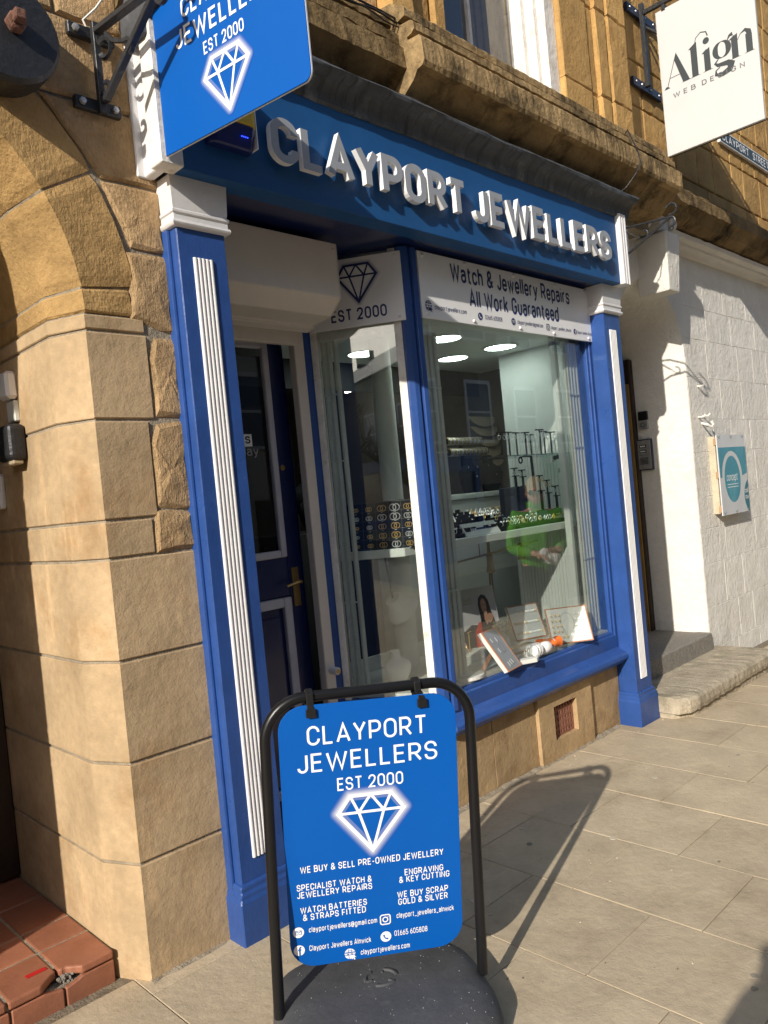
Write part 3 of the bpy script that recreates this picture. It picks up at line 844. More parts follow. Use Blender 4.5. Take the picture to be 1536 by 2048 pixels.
# upper storey walling: left bay, pilasters, right bay
def ashlar(mb, x0, x1, z0, z1, y, hmin, hmax, wmin, wmax, rnd, jit=.003, t0=.85, t1=1.12, g=.005, ins=.009, bk=.03):
    z = z0
    while z < z1-.03:
        h = rnd.uniform(hmin, hmax); zt = min(z1, z+h)
        if z1-zt < hmin*.5: zt = z1
        x = x0
        while x < x1-.02:
            w_ = rnd.uniform(wmin, wmax); xt = min(x1, x+w_)
            if x1-xt < wmin*.5: xt = x1
            stone(mb, [(x+g,z+g),(xt-g,z+g),(xt-g,zt-g),(x+g,zt-g)], y, None, ins, bk, jit, tone=rnd.uniform(t0,t1))
            x = xt
        z = zt
mb = MB()
ashlar(mb, -.1, 1.5, 4.05, 7.5, .20, .26,.36, .35,.6, rs2, .006)
part('upper_wall', mb, m_tooled, bld)
mb = MB(); ashlar(mb, 4.12, 11.5, 3.95, 8.6, .27, .30,.42, .3,.62, rs2, .004, .7, 1.05)
part('upper_wall', mb, m_gold, bld)
mb = MB(); mb.box(-.2,1.55,.225,1.0,3.6,8.7); mb.box(3.30,12.5,.295,1.0,3.66,8.7); mb.box(1.56,3.29,.25,1.0,6.3,8.7); mb.box(1.2,4.3,.12,.3,3.55,4.09)
part('backing', mb, m_mortar, bld)
mb = MB()
for z0_, z1_ in ((4.09,4.55),(4.555,5.0),(5.005,5.6),(5.605,6.3)):
    t = rs2.uniform(.9,1.1)
    stone(mb, [(1.50,z0_),(1.68,z0_),(1.68,z1_),(1.50,z1_)], .10, .6, .008, jit=.002, tone=t)
    stone(mb, [(1.685,z0_),(1.86,z0_),(1.86,z1_),(1.685,z1_)], .15, .6, .008, jit=.005, tone=t*.95)
    stone(mb, [(1.88,z0_),(1.965,z0_),(1.965,z1_),(1.88,z1_)], .12, .6, .006, jit=.002, tone=t)
part('window_jamb', mb, m_gold, bld)
mb = MB()
for z0_, z1_ in ((4.09,4.42),(4.424,5.05),(5.054,5.7),(5.704,6.3)):
    t = rs2.uniform(.92,1.12)
    stone(mb, [(3.20,z0_),(3.56,z0_),(3.56,z1_),(3.20,z1_)], .10, .6, .008, jit=.002, tone=t)
    stone(mb, [(3.57,z0_),(3.66,z0_),(3.66,z1_),(3.57,z1_)], .115, .6, .012, jit=.001, tone=t*1.02)
    stone(mb, [(3.67,z0_),(3.81,z0_),(3.81,z1_),(3.67,z1_)], .085, .6, .012, jit=.001, tone=t*1.02)
    stone(mb, [(3.835,z0_),(4.11,z0_),(4.11,z1_),(3.835,z1_)], .075, .6, .010, jit=.004, tone=t*.98)
part('window_jamb', mb, m_gold, bld)
mb = MB()
mb.sweep([(4.10,.55),(4.10,.0)], [(0,4.09),(0,6.3),(-.02,6.3),(-.02,4.09)])
# upstairs sash window
mb = MB()
for x0_, y0_, x1_, y1_ in ((3.07,.14,3.20,.20),(3.03,.20,3.20,.27),(2.99,.27,3.20,.36),(3.05,.36,3.20,.42)):
    mb.box(x0_, x1_, y0_, y1_, 4.06, 6.3)
mb.box(1.965,2.03,.30,.42,4.06,6.3); mb.box(2.03,3.0,.34,.42,4.05,4.13)
win = part('sash_window', mb, m_peel, bld, bevel=.006)
mb = MB(); mb.box(2.50,2.525,.345,.40,4.13,6.3)
part('glazing_bar', mb, m_peel, win)
mb = MB(); mb.quad((2.03,.37,4.13),(2.99,.37,4.13),(2.99,.37,6.3),(2.03,.37,6.3))
part('pane', mb, m_glassup, win)
mb = MB(); mb.box(1.9,2.72,.50,.52,4.0,6.3)
part('blind', mb, m_navyblind, win)
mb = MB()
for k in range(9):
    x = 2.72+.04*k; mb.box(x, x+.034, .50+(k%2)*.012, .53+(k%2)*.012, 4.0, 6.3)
part('reflection_strips', mb, m_gold, win)  # tan strips behind the glass stand in for a reflection in the pane
mb = MB(); sp = []
for k in range(26):
    a = k*.42; r = .012+.0042*k; sp.append((2.66+r*math.cos(a), .33, 4.24+r*math.sin(a)))
mb.tube(sp, .005, 6)
part('iron_scroll', mb, m_iron, win)
mb = MB(); mb.box(1.8,3.3,1.0,1.05,3.5,6.4)
part('room_wall', mb, m_black, bld)

# wall anchor plate (big black disc with a bolt)
t = thing('wall_anchor_plate', 'big black round iron anchor plate with a rusty square bolt above the arch', 'anchor plate', (-.555,.09,3.33))
mb = MB(); mb.lathe([(.001,.095),(.172,.095),(.178,.06),(.178,-.02),(.165,-.035),(.001,-.035)], (-.555,.0,3.33), 40, 'y')
part('plate', mb, m_iron, t, smooth=True)
m_rust = mat('rusty_iron', (.16,.075,.05), .9, var=.4, vs=30, bump=.6, bs=60)
mb = MB(); mb.lathe([(.001,0),(.034,0),(.034,-.03),(.026,-.036),(.001,-.036)], (-.53,-.035,3.34), 6, 'y'); mb.box(-.55,-.515,-.105,-.07,3.325,3.36)
part('bolt', mb, m_rust, t, bevel=.004)

# door furniture in the shaded reveal of the arch
mb = MB(); mb.box(-.45,-.403,.60,.70,2.22,2.33)
single('key_safe', mb, m_white_p, 'pale grey lock box at the top of the shaded door reveal', 'lock box', (-.43,.65,2.2), bevel=.012)
mb = MB(); mb.box(-.425,-.403,.61,.69,2.13,2.215)
single('bell_panel', mb, m_grille, 'small worn grey bell panel under the lock box in the dark doorway', 'bell panel', (-.42,.65,2.13), bevel=.004)
t = thing('floodlight', 'dark rounded wall light beside the black doorway', 'wall light', (-.41,.66,1.97))
mb = MB(); mb.box(-.475,-.403,.56,.72,1.97,2.115)
part('housing', mb, m_iron, t, bevel=.022, seg=3)
mb = MB(); mb.box(-.46,-.42,.575,.70,1.955,1.972)
part('lens', mb, m_beige, t, bevel=.004)
mb = MB(); mb.box(-.435,-.403,.85,.92,1.79,1.94)
single('door_buzzer', mb, m_white_p, 'white pill shaped door buzzer lowest on the dark reveal', 'buzzer', (-.41,.88,1.8), bevel=.014, seg=3)

# ---------------------------------------------------------------- red tiled step in the arch
t = thing('tiled_step', 'red quarry tile doorstep with a broken front edge and red tape', 'doorstep', (-1.18,.6,0))
mb = MB(); gx = [-.408,-.600,-.785,-.97,-1.16,-1.35,-1.54,-1.73,-1.955]
H = .118
core = [(-.41,.24),(-.41,1.3),(-1.95,1.3),(-1.95,.24),(-.69,.24),(-.69,.30),(-.52,.30),(-.52,.24)]
mb.loft([[(x,y,z) for x, y in core] for z in (-.03, H-.004)]); mb.box(-.688,-.522,.24,.299,-.03,H-.045)
part('mortar_bed', mb, m_mortar, t)
mb = MB()
for i in range(8):
    xa, xb = gx[i]-.004, gx[i+1]+.004
    for j, (ya, yb) in enumerate(((.222,.446),(.454,.63),(.638,.9),(.908,1.29))):
        mb.tone = rs2.uniform(.85,1.12)
        if j == 0:
            br = None
            if i in (0, 1):      # corner bitten off at the joint x = -.738
                if i == 0: pts = [(xa,ya),(xa,yb),(xb,yb),(xb,ya+.050),(xb+.012,ya+.045),(xb+.024,ya+.047),(xb+.038,ya+.03),(xb+.052,ya+.02),(xb+.066,ya)]
                else: pts = [(xa,ya+.052),(xa,yb),(xb,yb),(xb,ya),(xa-.068,ya),(xa-.045,ya+.022),(xa-.02,ya+.042)]
            else: pts = [(xa,ya),(xa,yb),(xb,yb),(xb,ya)]
            mb.loft([[(x,y,z) for x, y in pts] for z in (H-.03, H)])
        else:
            mb.loft([[(x,y,z) for x, y in ((xa,ya),(xa,yb),(xb,yb),(xb,ya))] for z in (H-.02, H)])
mb.tone = 1
part('tread_tile', mb, m_tile, t, bevel=.007, seg=2)
mb = MB()
fx = [-.408,-.594,-.777,-.96,-1.15,-1.34,-1.53,-1.73,-1.955]
for i in range(8):
    xa, xb = fx[i]-.004, fx[i+1]+.004
    mb.tone = rs2.uniform(.8,1.0)
    zt = H-.036
    if i == 0: P = [(xa,-.03),(xb,-.03),(xb,zt-.016),(xb+.02,zt-.013),(xb+.045,zt-.007),(xb+.062,zt),(xa,zt)]
    elif i == 1: P = [(xa,-.03),(xb,-.03),(xb,zt),(xa-.065,zt),(xa-.04,zt-.007),(xa-.015,zt-.012),(xa,zt-.015)]
    else: P = [(xa,-.03),(xb,-.03),(xb,zt),(xa,zt)]
    mb.loft([[(x,y,z) for x, z in P] for y in (.224,.245)])
mb.tone = 1
part('riser_tile', mb, m_tile, t, bevel=.004)
mb = MB()
for k in range(60):
    a = rs2.uniform(0,1); x = -.605+.075*a; mb.sphere((x, .245+rs2.uniform(0,.045), H-.042+rs2.uniform(-.005,.018)), (rs2.uniform(.004,.010), rs2.uniform(.004,.010), rs2.uniform(.004,.009)), 5, 4)
part('broken_core', mb, m_rubble, t)
mb = MB(); mb.prism([(-.690,.332,H+.0015),(-.622,.328,H+.0015),(-.620,.306,H+.0015),(-.688,.308,H+.0015)], (0,0,.001))
single('tape_strip', mb, m_redtape, 'short strip of bright red tape stuck on the quarry tile step', 'tape', (-.84,.27,H))

# ---------------------------------------------------------------- the blue shopfront
shop = thing('shopfront', 'blue painted jewellers shopfront with white fluted pilasters and a recessed door', 'shopfront', (0,0,0))
def pilaster(x0, g, nm):
    x1 = x0+.22
    zb = g
    mb = MB()
    mb.box(x0, x1, .02, .13, zb+.18, 2.83)
    mb.box(x0+.012, x1-.012, .02+.09, .3, zb+.0, 2.83)
    sh = part('pilaster', mb, m_blue, shop, bevel=.004)
    mb = MB()
    prof = [(.02+.03, zb-.05), (.02+.03, zb+.16)]
    path = [(x0,.30),(x0,.02),(x1,.02),(x1,.30)]
    # plinth swept round the three faces (out is to the right of the path when walking backwards)
    pth = path
    mb.sweep(pth, [(-.03,zb-.06),(.026,zb-.06),(.026,zb+.165),(.020,zb+.18),(.020,zb+.195),(.012,zb+.20),(.012,zb+.222),(.003,zb+.23),(-.03,zb+.23)])
    part('plinth', mb, m_blue, sh, bevel=.004, smooth=False)
    # reeded white panel
    mb = MB(); xa, xb = x0+.062, x0+.152; n = 5; ring0 = []
    for k in range(n):
        for j in range(7):
            a = math.pi*j/6
            ring0.append((xa+(xb-xa)*(k+.5-.5*math.cos(a)*.97)/n, .020-.0085*math.sin(a)))
    ring0 = [(xa,.022)] + ring0 + [(xb,.022)]
    mb.loft([[(x, y, z) for x, y in ring0] for z in (zb+.315, 2.69)])
    part('fluted_panel', mb, m_white_p, sh, smooth=True)
    # white capital
    mb = MB(); pth = [(x0,.28),(x0,.02),(x1,.02),(x1,.28)]
    mb.sweep(pth, [(-.03,2.80),(.010,2.80),(.018,2.806),(.021,2.814),(.018,2.823),(.012,2.826),(.012,2.848),(.018,2.853),(.018,2.862),(.011,2.868),(.013,2.88),(.018,2.994),(-.03,2.994)])
    part('capital', mb, m_white_p, sh, smooth=True)
pilaster(.03, 0, 'l'); pilaster(3.275, -.045, 'r')
mb = MB(); mb.box(.014,.034,.064,.13,.0,2.80)
part('edge_bead', mb, m_blue, shop, bevel=.008, seg=2)

# fascia: board, soffit, end boards
ZF0, ZF1, YF = 2.995, 3.470, -.055
mb = MB(); mb.box(.03,3.415,YF,.05,ZF0,ZF1)
fas = part('fascia', mb, m_bluef, shop, bevel=.003)
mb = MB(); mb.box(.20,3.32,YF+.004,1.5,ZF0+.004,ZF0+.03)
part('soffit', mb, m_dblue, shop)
mb = MB()
mb.box(-.07,-.006,.09,.22,ZF0,3.64); mb.box(-.04,.0,.0,.095,ZF0,3.64)
part('end_board', mb, m_white_p, shop, bevel=.004)
mb = MB(); mb.box(-.064,.03,-.082,.0,ZF0-.006,3.64)
part('end_board', mb, m_peel, shop, 'weathered flaking white end board', bevel=.003)
mb = MB(); ring = []
for k in range(3):
    for j in range(6):
        a = math.pi*j/5; ring.append((3.416+.096*(k+.5-.48*math.cos(a))/3, -.072-.016*math.sin(a)))
ring = [(3.416,.1)] + ring + [(3.512,.1)]
mb.loft([[(x,y,z) for x, y in ring] for z in (ZF0-.004, 3.47)])
part('end_board', mb, m_white_p, shop, smooth=True)
mb = MB()
prof = [(.11,3.68),(-.02,3.655),(-.11,3.600),(-.135,3.585),(-.146,3.570),(-.140,3.556),(-.120,3.548),(-.095,3.542),(-.075,3.525),(-.062,3.505),(-.055,3.485),(-.052,3.462),(-.040,3.455),(.05,3.462),(.11,3.5)]
rings = []; rs3 = random.Random(5)
nx = 90; off = [0]*len(prof)
for k in range(nx+1):
    x = -.08+(3.585+.08)*k/nx
    off = [o*.8+rs3.uniform(-.0022,.0022) for o in off]
    sag = .004*math.sin(x*2.1)+.003*math.sin(x*5.3)
    lap = .004 if abs(x-1.86) < .03 else 0
    rings.append([(x, y-.016+off[i]-lap, z+off[-1-i]+sag*(1 if i > 2 else .3)) for i, (y, z) in enumerate(prof)])
mb.loft(rings)
part('lead_flashing', mb, m_lead, shop, smooth=True)

# raised letters of the fascia sign, each its own piece
sign = thing('fascia_sign', 'long row of raised silver white capital letters on the blue fascia', 'shop sign', (1.86,-.04,3.1))
frF = Frame((0,-.078,0), (1,0,0))
def put_letter(ch, m): part('letter', m, [m_letter, m_letside], sign)
text(MB(), 'CLAYPORT', frF, .438, 3.104, .197, .215, 'l', .085, depth=.028, d0=0, two=True, fit=1.275, each=put_letter)
text(MB(), 'JEWELLERS', frF, 1.777, 3.104, .197, .215, 'l', .085, depth=.028, d0=0, two=True, fit=1.458, each=put_letter)

# window posts, head beam, sill, riser
BAY[0] = True
def cpt(t_, o=0.0): return (1.33-.559*t_-.829*o, .08+.829*t_-.559*o)     # along the canted side, o outwards
P0 = (3.275,.085); P1 = (1.385,.085); P2 = cpt(.53)
# corner where the two glass lines meet
mb = MB()
mb.sweep([P2, P1, (3.12,.085)], [(-.05,2.945),(.03,2.945),(.03,2.96),(.04,2.975),(.04,3.02),(-.05,3.02)])
part('head_beam', mb, m_dblue, shop, bevel=.003)
def post(poly, nm, z0, z1, bev=.006):
    mb = MB(); mb.loft([[(x,y,z) for x, y in poly] for z in (z0, z1)])
    return part(nm, mb, m_blue, shop, bevel=bev, seg=2)
post([(1.335,.115),(1.322,.075),(1.345,.052),(1.372,.045),(1.376,.060),(1.392,.060),(1.396,.040),(1.425,.036),(1.432,.058),(1.455,.060),(1.468,.075),(1.468,.13),(1.40,.15)], 'corner_post', .55, 2.95, .003)
mb = MB()
mb.box(3.085,3.28,.065,.20,.60,2.97); mb.box(3.105,3.14,.052,.07,.60,2.97); mb.box(3.17,3.28,.045,.068,.60,2.97)
part('side_jamb', mb, m_blue, shop, bevel=.006, seg=2)
sillp = [(-.05,.64),(.012,.64),(.018,.632),(.018,.622),(.03,.615),(.034,.600),(.034,.535),(.05,.522),(.075,.512),(.098,.50),(.108,.487),(.108,.470),(.098,.458),(.085,.455),(.075,.44),(.055,.425),(.02,.42),(-.05,.42)]
mb = MB(); mb.sweep([P2, P1, (3.20,.085)], sillp)
part('window_sill', mb, m_blue, shop, smooth=True)
mb = MB(); mb.loft([[(3.20,.085-o,z) for o, z in sillp], [(3.225,.13,z) for o, z in sillp]])
part('sill_end', mb, m_blue, shop)
BAY[0] = False
mb = MB()
js = [1.46,1.83,2.255,2.87,3.275]
for a, b in zip(js[:-1], js[1:]):
    if a == 2.255:                              # leaves a square hole for the air brick
        for (xa, xb, za, zb) in ((a,2.42,-.1,.40),(2.682,b,-.1,.40),(2.42,2.682,-.1,.085),(2.42,2.682,.295,.40)):
            mb.tone = .97; mb.box(xa+(.003 if xa == a else 0), xb-(.003 if xb == b else 0), .13, .2, za, zb)
    else:
        mb.tone = rs3.uniform(.85,1.05); mb.box(a+.003,b-.003,.155+rs3.uniform(-.0008,.0008),.22,-.1,.40)
mb.tone = .9
q0 = tuple(BAYM @ Vector((*cpt(0,-.03),0)))[:2]; q1 = tuple(BAYM @ Vector((*cpt(.56,-.03),0)))[:2]
mb.loft([[(x,y,z) for x, y in (q0,q1,(q1[0]+.1,q1[1]+.06),(q0[0]+.1,q0[1]+.1))] for z in (-.1,.40)])
m_riser = mat('stained_riser_stone', (.47,.325,.175), .9, var=.2, vs=4, bump=.3, bs=60, tone=True, stain=(.27,.165,.075), ss=2.6, st=(.48,.7), streak=((.20,.12,.055), (9,9,1.3), .58, .76), spec=.2)
part('stall_riser', mb, m_riser, shop)
mb = MB(); mb.box(1.45,3.27,.175,.3,-.1,.40)
part('riser_core', mb, m_mortar, shop)
ab = thing('air_brick', 'terracotta air brick with rows of small slots in the stone below the window', 'air brick', (2.55,.155,.19))
mb = MB(); fx0, fx1, fz0, fz1 = 2.427,2.675,.092,.288
mb.box(fx0,fx1,.183,.22,fz0,fz1)
nxh, nzh = 8, 5
for i in range(nxh+1):
    x = fx0+(fx1-fx0)*i/nxh; mb.tone = rs3.uniform(.9,1.1); mb.box(x-.008,x+.008,.163,.185,fz0,fz1)
for j in range(nzh+1):
    z = fz0+(fz1-fz0)*j/nzh; mb.tone = rs3.uniform(.9,1.1); mb.box(fx0,fx1,.1635,.185,z-.0095,z+.0095)
part('grid', mb, m_terra, ab)

BAY[0] = True
# glass
mb = MB(); mb.box(1.46,3.10,.088,.094,.62,2.95)
part('main_pane', mb, m_glass, shop)
mb = MB()
a0 = cpt(.0,-.012); a1 = cpt(.50,-.012)
a2 = cpt(.50,-.018); a3 = cpt(.0,-.018)
mb.loft([[(x,y,z) for x, y in (a0,a1,a2,a3)] for z in (.62,2.95)])
part('canted_pane', mb, m_glass, shop)
# white inner frame of the canted side, flaking paint by the post
frC = Frame((*cpt(0), 0), (.559,-.829,0))            # x runs from the door towards the post (negative = towards the door)
mb = MB()
mb.boxf(frC, -.05, -.004, .62, 2.95, -.06, -.004); mb.boxf(frC, -.50, -.465, .62, 2.95, -.06, -.004); mb.boxf(frC, -.465, -.05, 2.53, 2.62, -.05, -.022)
part('inner_frame', mb, m_peel, shop, bevel=.003)

# door recess
mb = MB(); mb.box(.24,1.08,.0,1.0,-.2,.03)
part('door_threshold', mb, m_step, shop, bevel=.01)
mb = MB()
mb.box(1.005,1.065,.50,.60,.03,2.95)
part('door_post', mb, m_blue, shop, bevel=.006)
mb = MB(); mb.box(.938,1.004,.49,.54,.03,2.63)
part('shutter_guide', mb, m_cream, shop, bevel=.004)
mb = MB(); mb.lathe([(.001,.0),(.02,0),(.02,-.05),(.016,-.056),(.001,-.056)], (.975,.49,.82), 16, 'y')
lk = part('shutter_lock', mb, m_white_p, shop, smooth=True)
mb = MB(); mb.lathe([(.001,0),(.012,0),(.012,-.004),(.001,-.004)], (.975,.434,.82), 14, 'y')
part('key_cylinder', mb, m_brass, lk)
mb = MB()
X0, X1, YD = .10, .935, .60
mb.box(X0,.18,YD,YD+.045,.04,2.62); mb.box(.845,X1,YD,YD+.045,.04,2.62)
mb.box(.18,.845,YD,YD+.045,1.23,1.43); mb.box(.18,.845,YD,YD+.045,2.54,2.62); mb.box(.18,.845,YD,YD+.045,.04,.22)
mb.box(.18,.845,YD+.018,YD+.03,.22,1.23); mb.box(.26,.77,YD+.006,YD+.02,.32,1.13)
dr = part('shop_door', mb, m_dblue, shop, bevel=.003)
m_lilac = mat('grey_white_trim', (.50,.50,.55), .5, var=.1, vs=9)
mb = MB()
for (x0,x1,z0,z1) in ((.18,.845,1.43,2.54),(.18,.845,.22,1.225)):
    w_ = .038 if z0 > 1 else .05
    mb.box(x0,x0+w_,YD-.01,YD+.02,z0,z1); mb.box(x1-w_,x1,YD-.01,YD+.02,z0,z1); mb.box(x0+w_,x1-w_,YD-.01,YD+.02,z1-w_,z1); mb.box(x0+w_,x1-w_,YD-.01,YD+.02,z0,z0+w_)
part('moulding', mb, m_lilac, dr, bevel=.008, seg=2)
mb = MB(); mb.box(.205,.82,YD+.02,YD+.026,1.46,2.52)
part('door_pane', mb, m_glass_d, dr)
mb = MB(); mb.box(.862,.905,YD-.006,YD,1.17,1.37); mb.tube([(.885,YD-.006,1.295),(.885,YD-.05,1.295),(.868,YD-.055,1.30),(.79,YD-.05,1.285)], [.008,.009,.009,.006], 8)
part('handle', mb, m_brass, dr, smooth=True)
mb = MB(); mb.box(.50,.62,YD-.008,YD,1.29,1.34)
part('letterbox', mb, m_brass, dr, bevel=.003)
mb = MB(); mb.lathe([(.001,0),(.016,0),(.014,-.006),(.001,-.008)], (.872,YD,1.89), 14, 'y')
part('escutcheon', mb, m_brass, dr)
frD = Frame((0,YD+.0185,0), (1,0,0))
mb = MB(); mb.boxf(frD, .40,.712,2.006,2.068,-.001,.0006)
lb = part('door_label', mb, m_signwhite, dr)
mb = MB(); text(mb, 'rs', frD, .702, 2.020, .052, .17, 'r')
part('label_text', mb, m_ink, lb)
mb = MB(); text(mb, 'day', frD, .745, 1.958, .050, .15, 'r')
part('opening_text', mb, m_grey_ink, dr)
mb = MB(); mb.box(.938,.944,.60,.70,.04,2.62); mb.box(.05,1.06,.70,.74,2.62,3.02); mb.box(.05,.10,.60,.7,.03,2.62)
part('door_frame', mb, m_dblue, shop)
# roller shutter box
sb = thing('shutter_box', 'cream roller shutter box over the recessed shop door', 'shutter box', (.62,.2,2.6))
mb = MB()
prof = [(.14,2.925),(.14,2.665),(.22,2.592),(.36,2.580),(.36,2.565),(.42,2.555),(.42,2.925)]
mb.loft([[(x,y,z) for y, z in prof] for x in (.17,.968)])
part('casing', mb, m_cream, sb, bevel=.004)
mb = MB(); mb.loft([[(x,y,z) for y, z in [(a+(.002 if a<.3 else 0), b) for a, b in prof]] for x in (.969,.976)])
part('end_plate', mb, m_cream, sb, bevel=.002)
mb = MB(); mb.box(.28,.93,.455,.49,2.50,2.60); mb.box(.27,.955,.43,.50,2.575,2.60)
part('shutter_slat', mb, m_cream, sb, bevel=.004)
mb = MB()
for x in (.945,): mb.lathe([(.001,0),(.008,0),(.006,-.004),(.001,-.005)], (x,.139,2.89), 10, 'y')
part('screw', mb, m_grille, sb)

# ---------------------------------------------------------------- white sign boards over the glass
def screws(pts, fr, par, r=.010):
    mb = MB()
    for x, y in pts:
        o = fr(x, y, .0)
        rings = []
        for rr, d in ((r,.0),(r*.95,.004),(r*.7,.008),(r*.1,.0095)):
            rings.append([fr(x+rr*math.cos(2*math.pi*k/12), y+rr*math.sin(2*math.pi*k/12), d) for k in range(12)])
        mb.loft(rings)
    return pieces('screw_cap', mb, m_white_p, par, smooth=True)
s1 = thing('repairs_sign', 'wide white sign board reading Watch & Jewellery Repairs over the main window', 'sign', (2.28,.05,2.6))
frM = Frame((0,.036,0), (1,0,0))
mb = MB(); mb.box(1.437,3.13,.036,.050,2.592,2.938)
part('board', mb, m_signwhite, s1, bevel=.001)
mb = MB(); text(mb, 'Watch & Jewellery Repairs', frM, 2.285, 2.812, .104, .185, 'c', .13, fit=1.19)
part('heading', mb, m_navy, s1)
mb = MB(); text(mb, 'All Work Guaranteed', frM, 2.285, 2.686, .104, .185, 'c', .13, fit=.90)
part('heading', mb, m_navy, s1)
zl = 2.628
def contact(name, ic, x, z, r, tx, tz, txt, size, fit):
    mb = MB(); mb2 = MB(); ic(mb, mb2, frM, x, z, r)
    i_ = part(name + '_icon', mb, m_navy, s1)
    if mb2.f: pieces('icon_detail', mb2, m_signwhite, i_)
    mb = MB(); text(mb, txt, frM, tx, tz, size, .14, fit=fit); part(name + '_text', mb, m_navy, s1)
contact('website', icon_globe, 1.487, zl+.030, .027, 1.535, zl+.015, 'clayportjewellers.com', .026, .265)
contact('phone', icon_phone, 1.92, zl+.016, .021, 1.965, zl+.004, '01665 605808', .026, .16)
contact('email', icon_mail, 2.235, zl+.016, .021, 2.275, zl+.006, 'clayportjewellers@gmail.com', .026, .27)
contact('photo_page', lambda a, b, f, x, y, r: icon_camera(a, f, x, y, r), 2.60, zl+.016, .018, 2.635, zl+.006, 'clayport_jewellers_alnwick', .024, .235)
contact('social_page', icon_f, 2.915, zl+.014, .019, 2.942, zl+.004, 'Clayport Jewellers Alnwick', .022, .183)
screws([(1.475,2.92),(1.82,2.92),(2.28,2.92),(2.72,2.92),(3.08,2.92),(1.475,2.612),(1.86,2.612),(2.30,2.612),(2.66,2.612),(3.08,2.612)], frM, s1)
s2 = thing('est_sign', 'white sign board with a blue diamond and EST 2000 on the angled window', 'sign', (*cpt(.26), 2.6))
fs = Frame((*cpt(0,.018), 0), (.559,-.829,0))
mb = MB(); mb.boxf(fs, -.49, .018, 2.574, 2.925, -.012, 0)
part('board', mb, m_signwhite, s2, bevel=.001)
mb = MB(); halo(mb, fs, -.215, 2.792, .215, .20, .022, (.01,.02,.13), (.85,.85,.85), n=6)
part('diamond_shade', mb, m_halo, s2)
mb = MB(); diamond(mb, fs, -.215, 2.792, .205, .19, .011)
part('diamond', mb, m_navy, s2)
mb = MB(); text(mb, 'EST 2000', fs, -.222, 2.606, .064, .19, 'c', fit=.295)
part('lettering', mb, m_navy, s2)
screws([(-.012,2.905),(-.012,2.595),(-.47,2.60)], fs, s2, .007)

BAY[0] = False
# alarm box on the fascia
t = thing('alarm_box', 'yellow and dark blue burglar alarm box behind the hanging blue sign', 'alarm box', (.25,-.04,3.15))
def alarm(z0, z1, g0, g1):
    mb = MB()
    P = [(.15,-.056),(.15,-.115),(.17,-.135),(.33,-.135),(.355,-.118),(.357,-.056)]
    mb.loft([[(x,y+(g0 if y < -.05 else 0),z0) for x, y in P],[(x,y+(g1 if y < -.05 else 0),z1) for x, y in P]])
    return mb
part('lower_cover', alarm(3.115,3.20,.035,.0), m_bluepl, t, bevel=.006)
part('upper_cover', alarm(3.20,3.38,0,.0), m_yellow, t, bevel=.006)
mb = MB()
for k in range(4): mb.sphere((.28+.009*k,-.122,3.155), .0025, 6, 4)
part('status_light', mb, m_bluled, t)
mb = MB(); mb.loft([[(x,y,z) for x, y in ((.358,-.056),(.358,-.116),(.366,-.11),(.368,-.056))] for z in (3.13,3.37)])
part('side_trim', mb, m_signwhite, t)

# ---------------------------------------------------------------- whitewashed building on the right
wb = thing('whitewashed_building', 'whitewashed stone building with an arched entrance to the right of the shop', 'building', (4.5,.27,0))
AX, AR, AZ, YW = 4.5, .60, 2.66, .27
rw = random.Random(21)
mb = MB()
ashlar(mb, AX+AR+.012, 9.5, -.2, 3.56, YW, .26,.40, .35,.75, rw, .0016, .98,1.02, .0004, .0035, .0035)
part('wall', mb, m_wwall, wb)
mb = MB()
mb.box(AX+AR, 9.6, .275, 1.0, -.3, 3.6); mb.box(3.50,AX-AR,.285,1.0,-.3,3.6)
part('wall_core', mb, m_wwall, wb)
mb = MB(); mb.box(3.50,AX-AR-.005,YW,.5,-.3,AZ)
part('left_pier', mb, m_wwall, wb, bevel=.01)
# arch: front ring wall, chamfer, soffit; jamb continues down
mb = MB(); rg = []; N_ = 36
prof = [(0,YW),(-.075,YW+.10),(-.075,.80)]
for k in range(N_+1):
    a = math.pi*k/N_
    rg.append([(AX+(AR+o)*math.cos(a), y, AZ+(AR+o)*math.sin(a)) for o, y in prof])
rg = [[(AX+AR+o, y, -.2) for o, y in prof]] + rg + [[(AX-AR-o, y, -.2) for o, y in prof]]
mb.loft(rg, closed=False)
part('arch_reveal', mb, m_wwall, wb, smooth=True)
mb = MB(); out = []
for k in range(N_+1):
    a = math.pi*k/N_; out.append(((AX+AR*math.cos(a), YW, AZ+AR*math.sin(a)), (AX+max(-1,min(1,1.35*math.cos(a)))*.615, YW, AZ+.93 if abs(math.cos(a)) < .74 else AZ+.93*min(1,math.tan(a) if a < 1.5 else -math.tan(a)))))
for (a, b), (c, d) in zip(out[:-1], out[1:]): mb.quad(a, b, d, c)
mb.box(3.50,AX-.612,YW-.001,.5,AZ,3.6)
part('arch_front', mb, m_wwall, wb)
mb = MB()
mb.loft([[(x,y,z) for x, y in P] for P, z in (([(4.405,.30),(4.405,.045),(4.595,.045),(4.595,.30)],3.10), ([(4.375,.30),(4.375,.02),(4.625,.02),(4.625,.30)],3.56))])
part('keystone', mb, m_wwall, wb, bevel=.012, seg=2)
mb = MB()
mb.box(4.38,4.52,.06,.3,3.575,3.70); mb.lathe([(.001,-.02),(.05,-.02),(.055,0),(.055,.1),(.001,.1)], (4.60,.06,3.66), 16, 'y')
part('scroll_block', mb, m_wwall, wb, bevel=.01)
mb = MB()
prof = [(.3,3.55),(.235,3.555),(.22,3.575),(.175,3.59),(.165,3.61),(.12,3.625),(.11,3.66),(.15,3.675),(.3,3.68)]
for a, b in ((3.50,4.36),(4.63,5.6),(5.603,6.6),(6.603,7.7),(7.703,9.5)): mb.extx(prof, a, b, 12, .003)
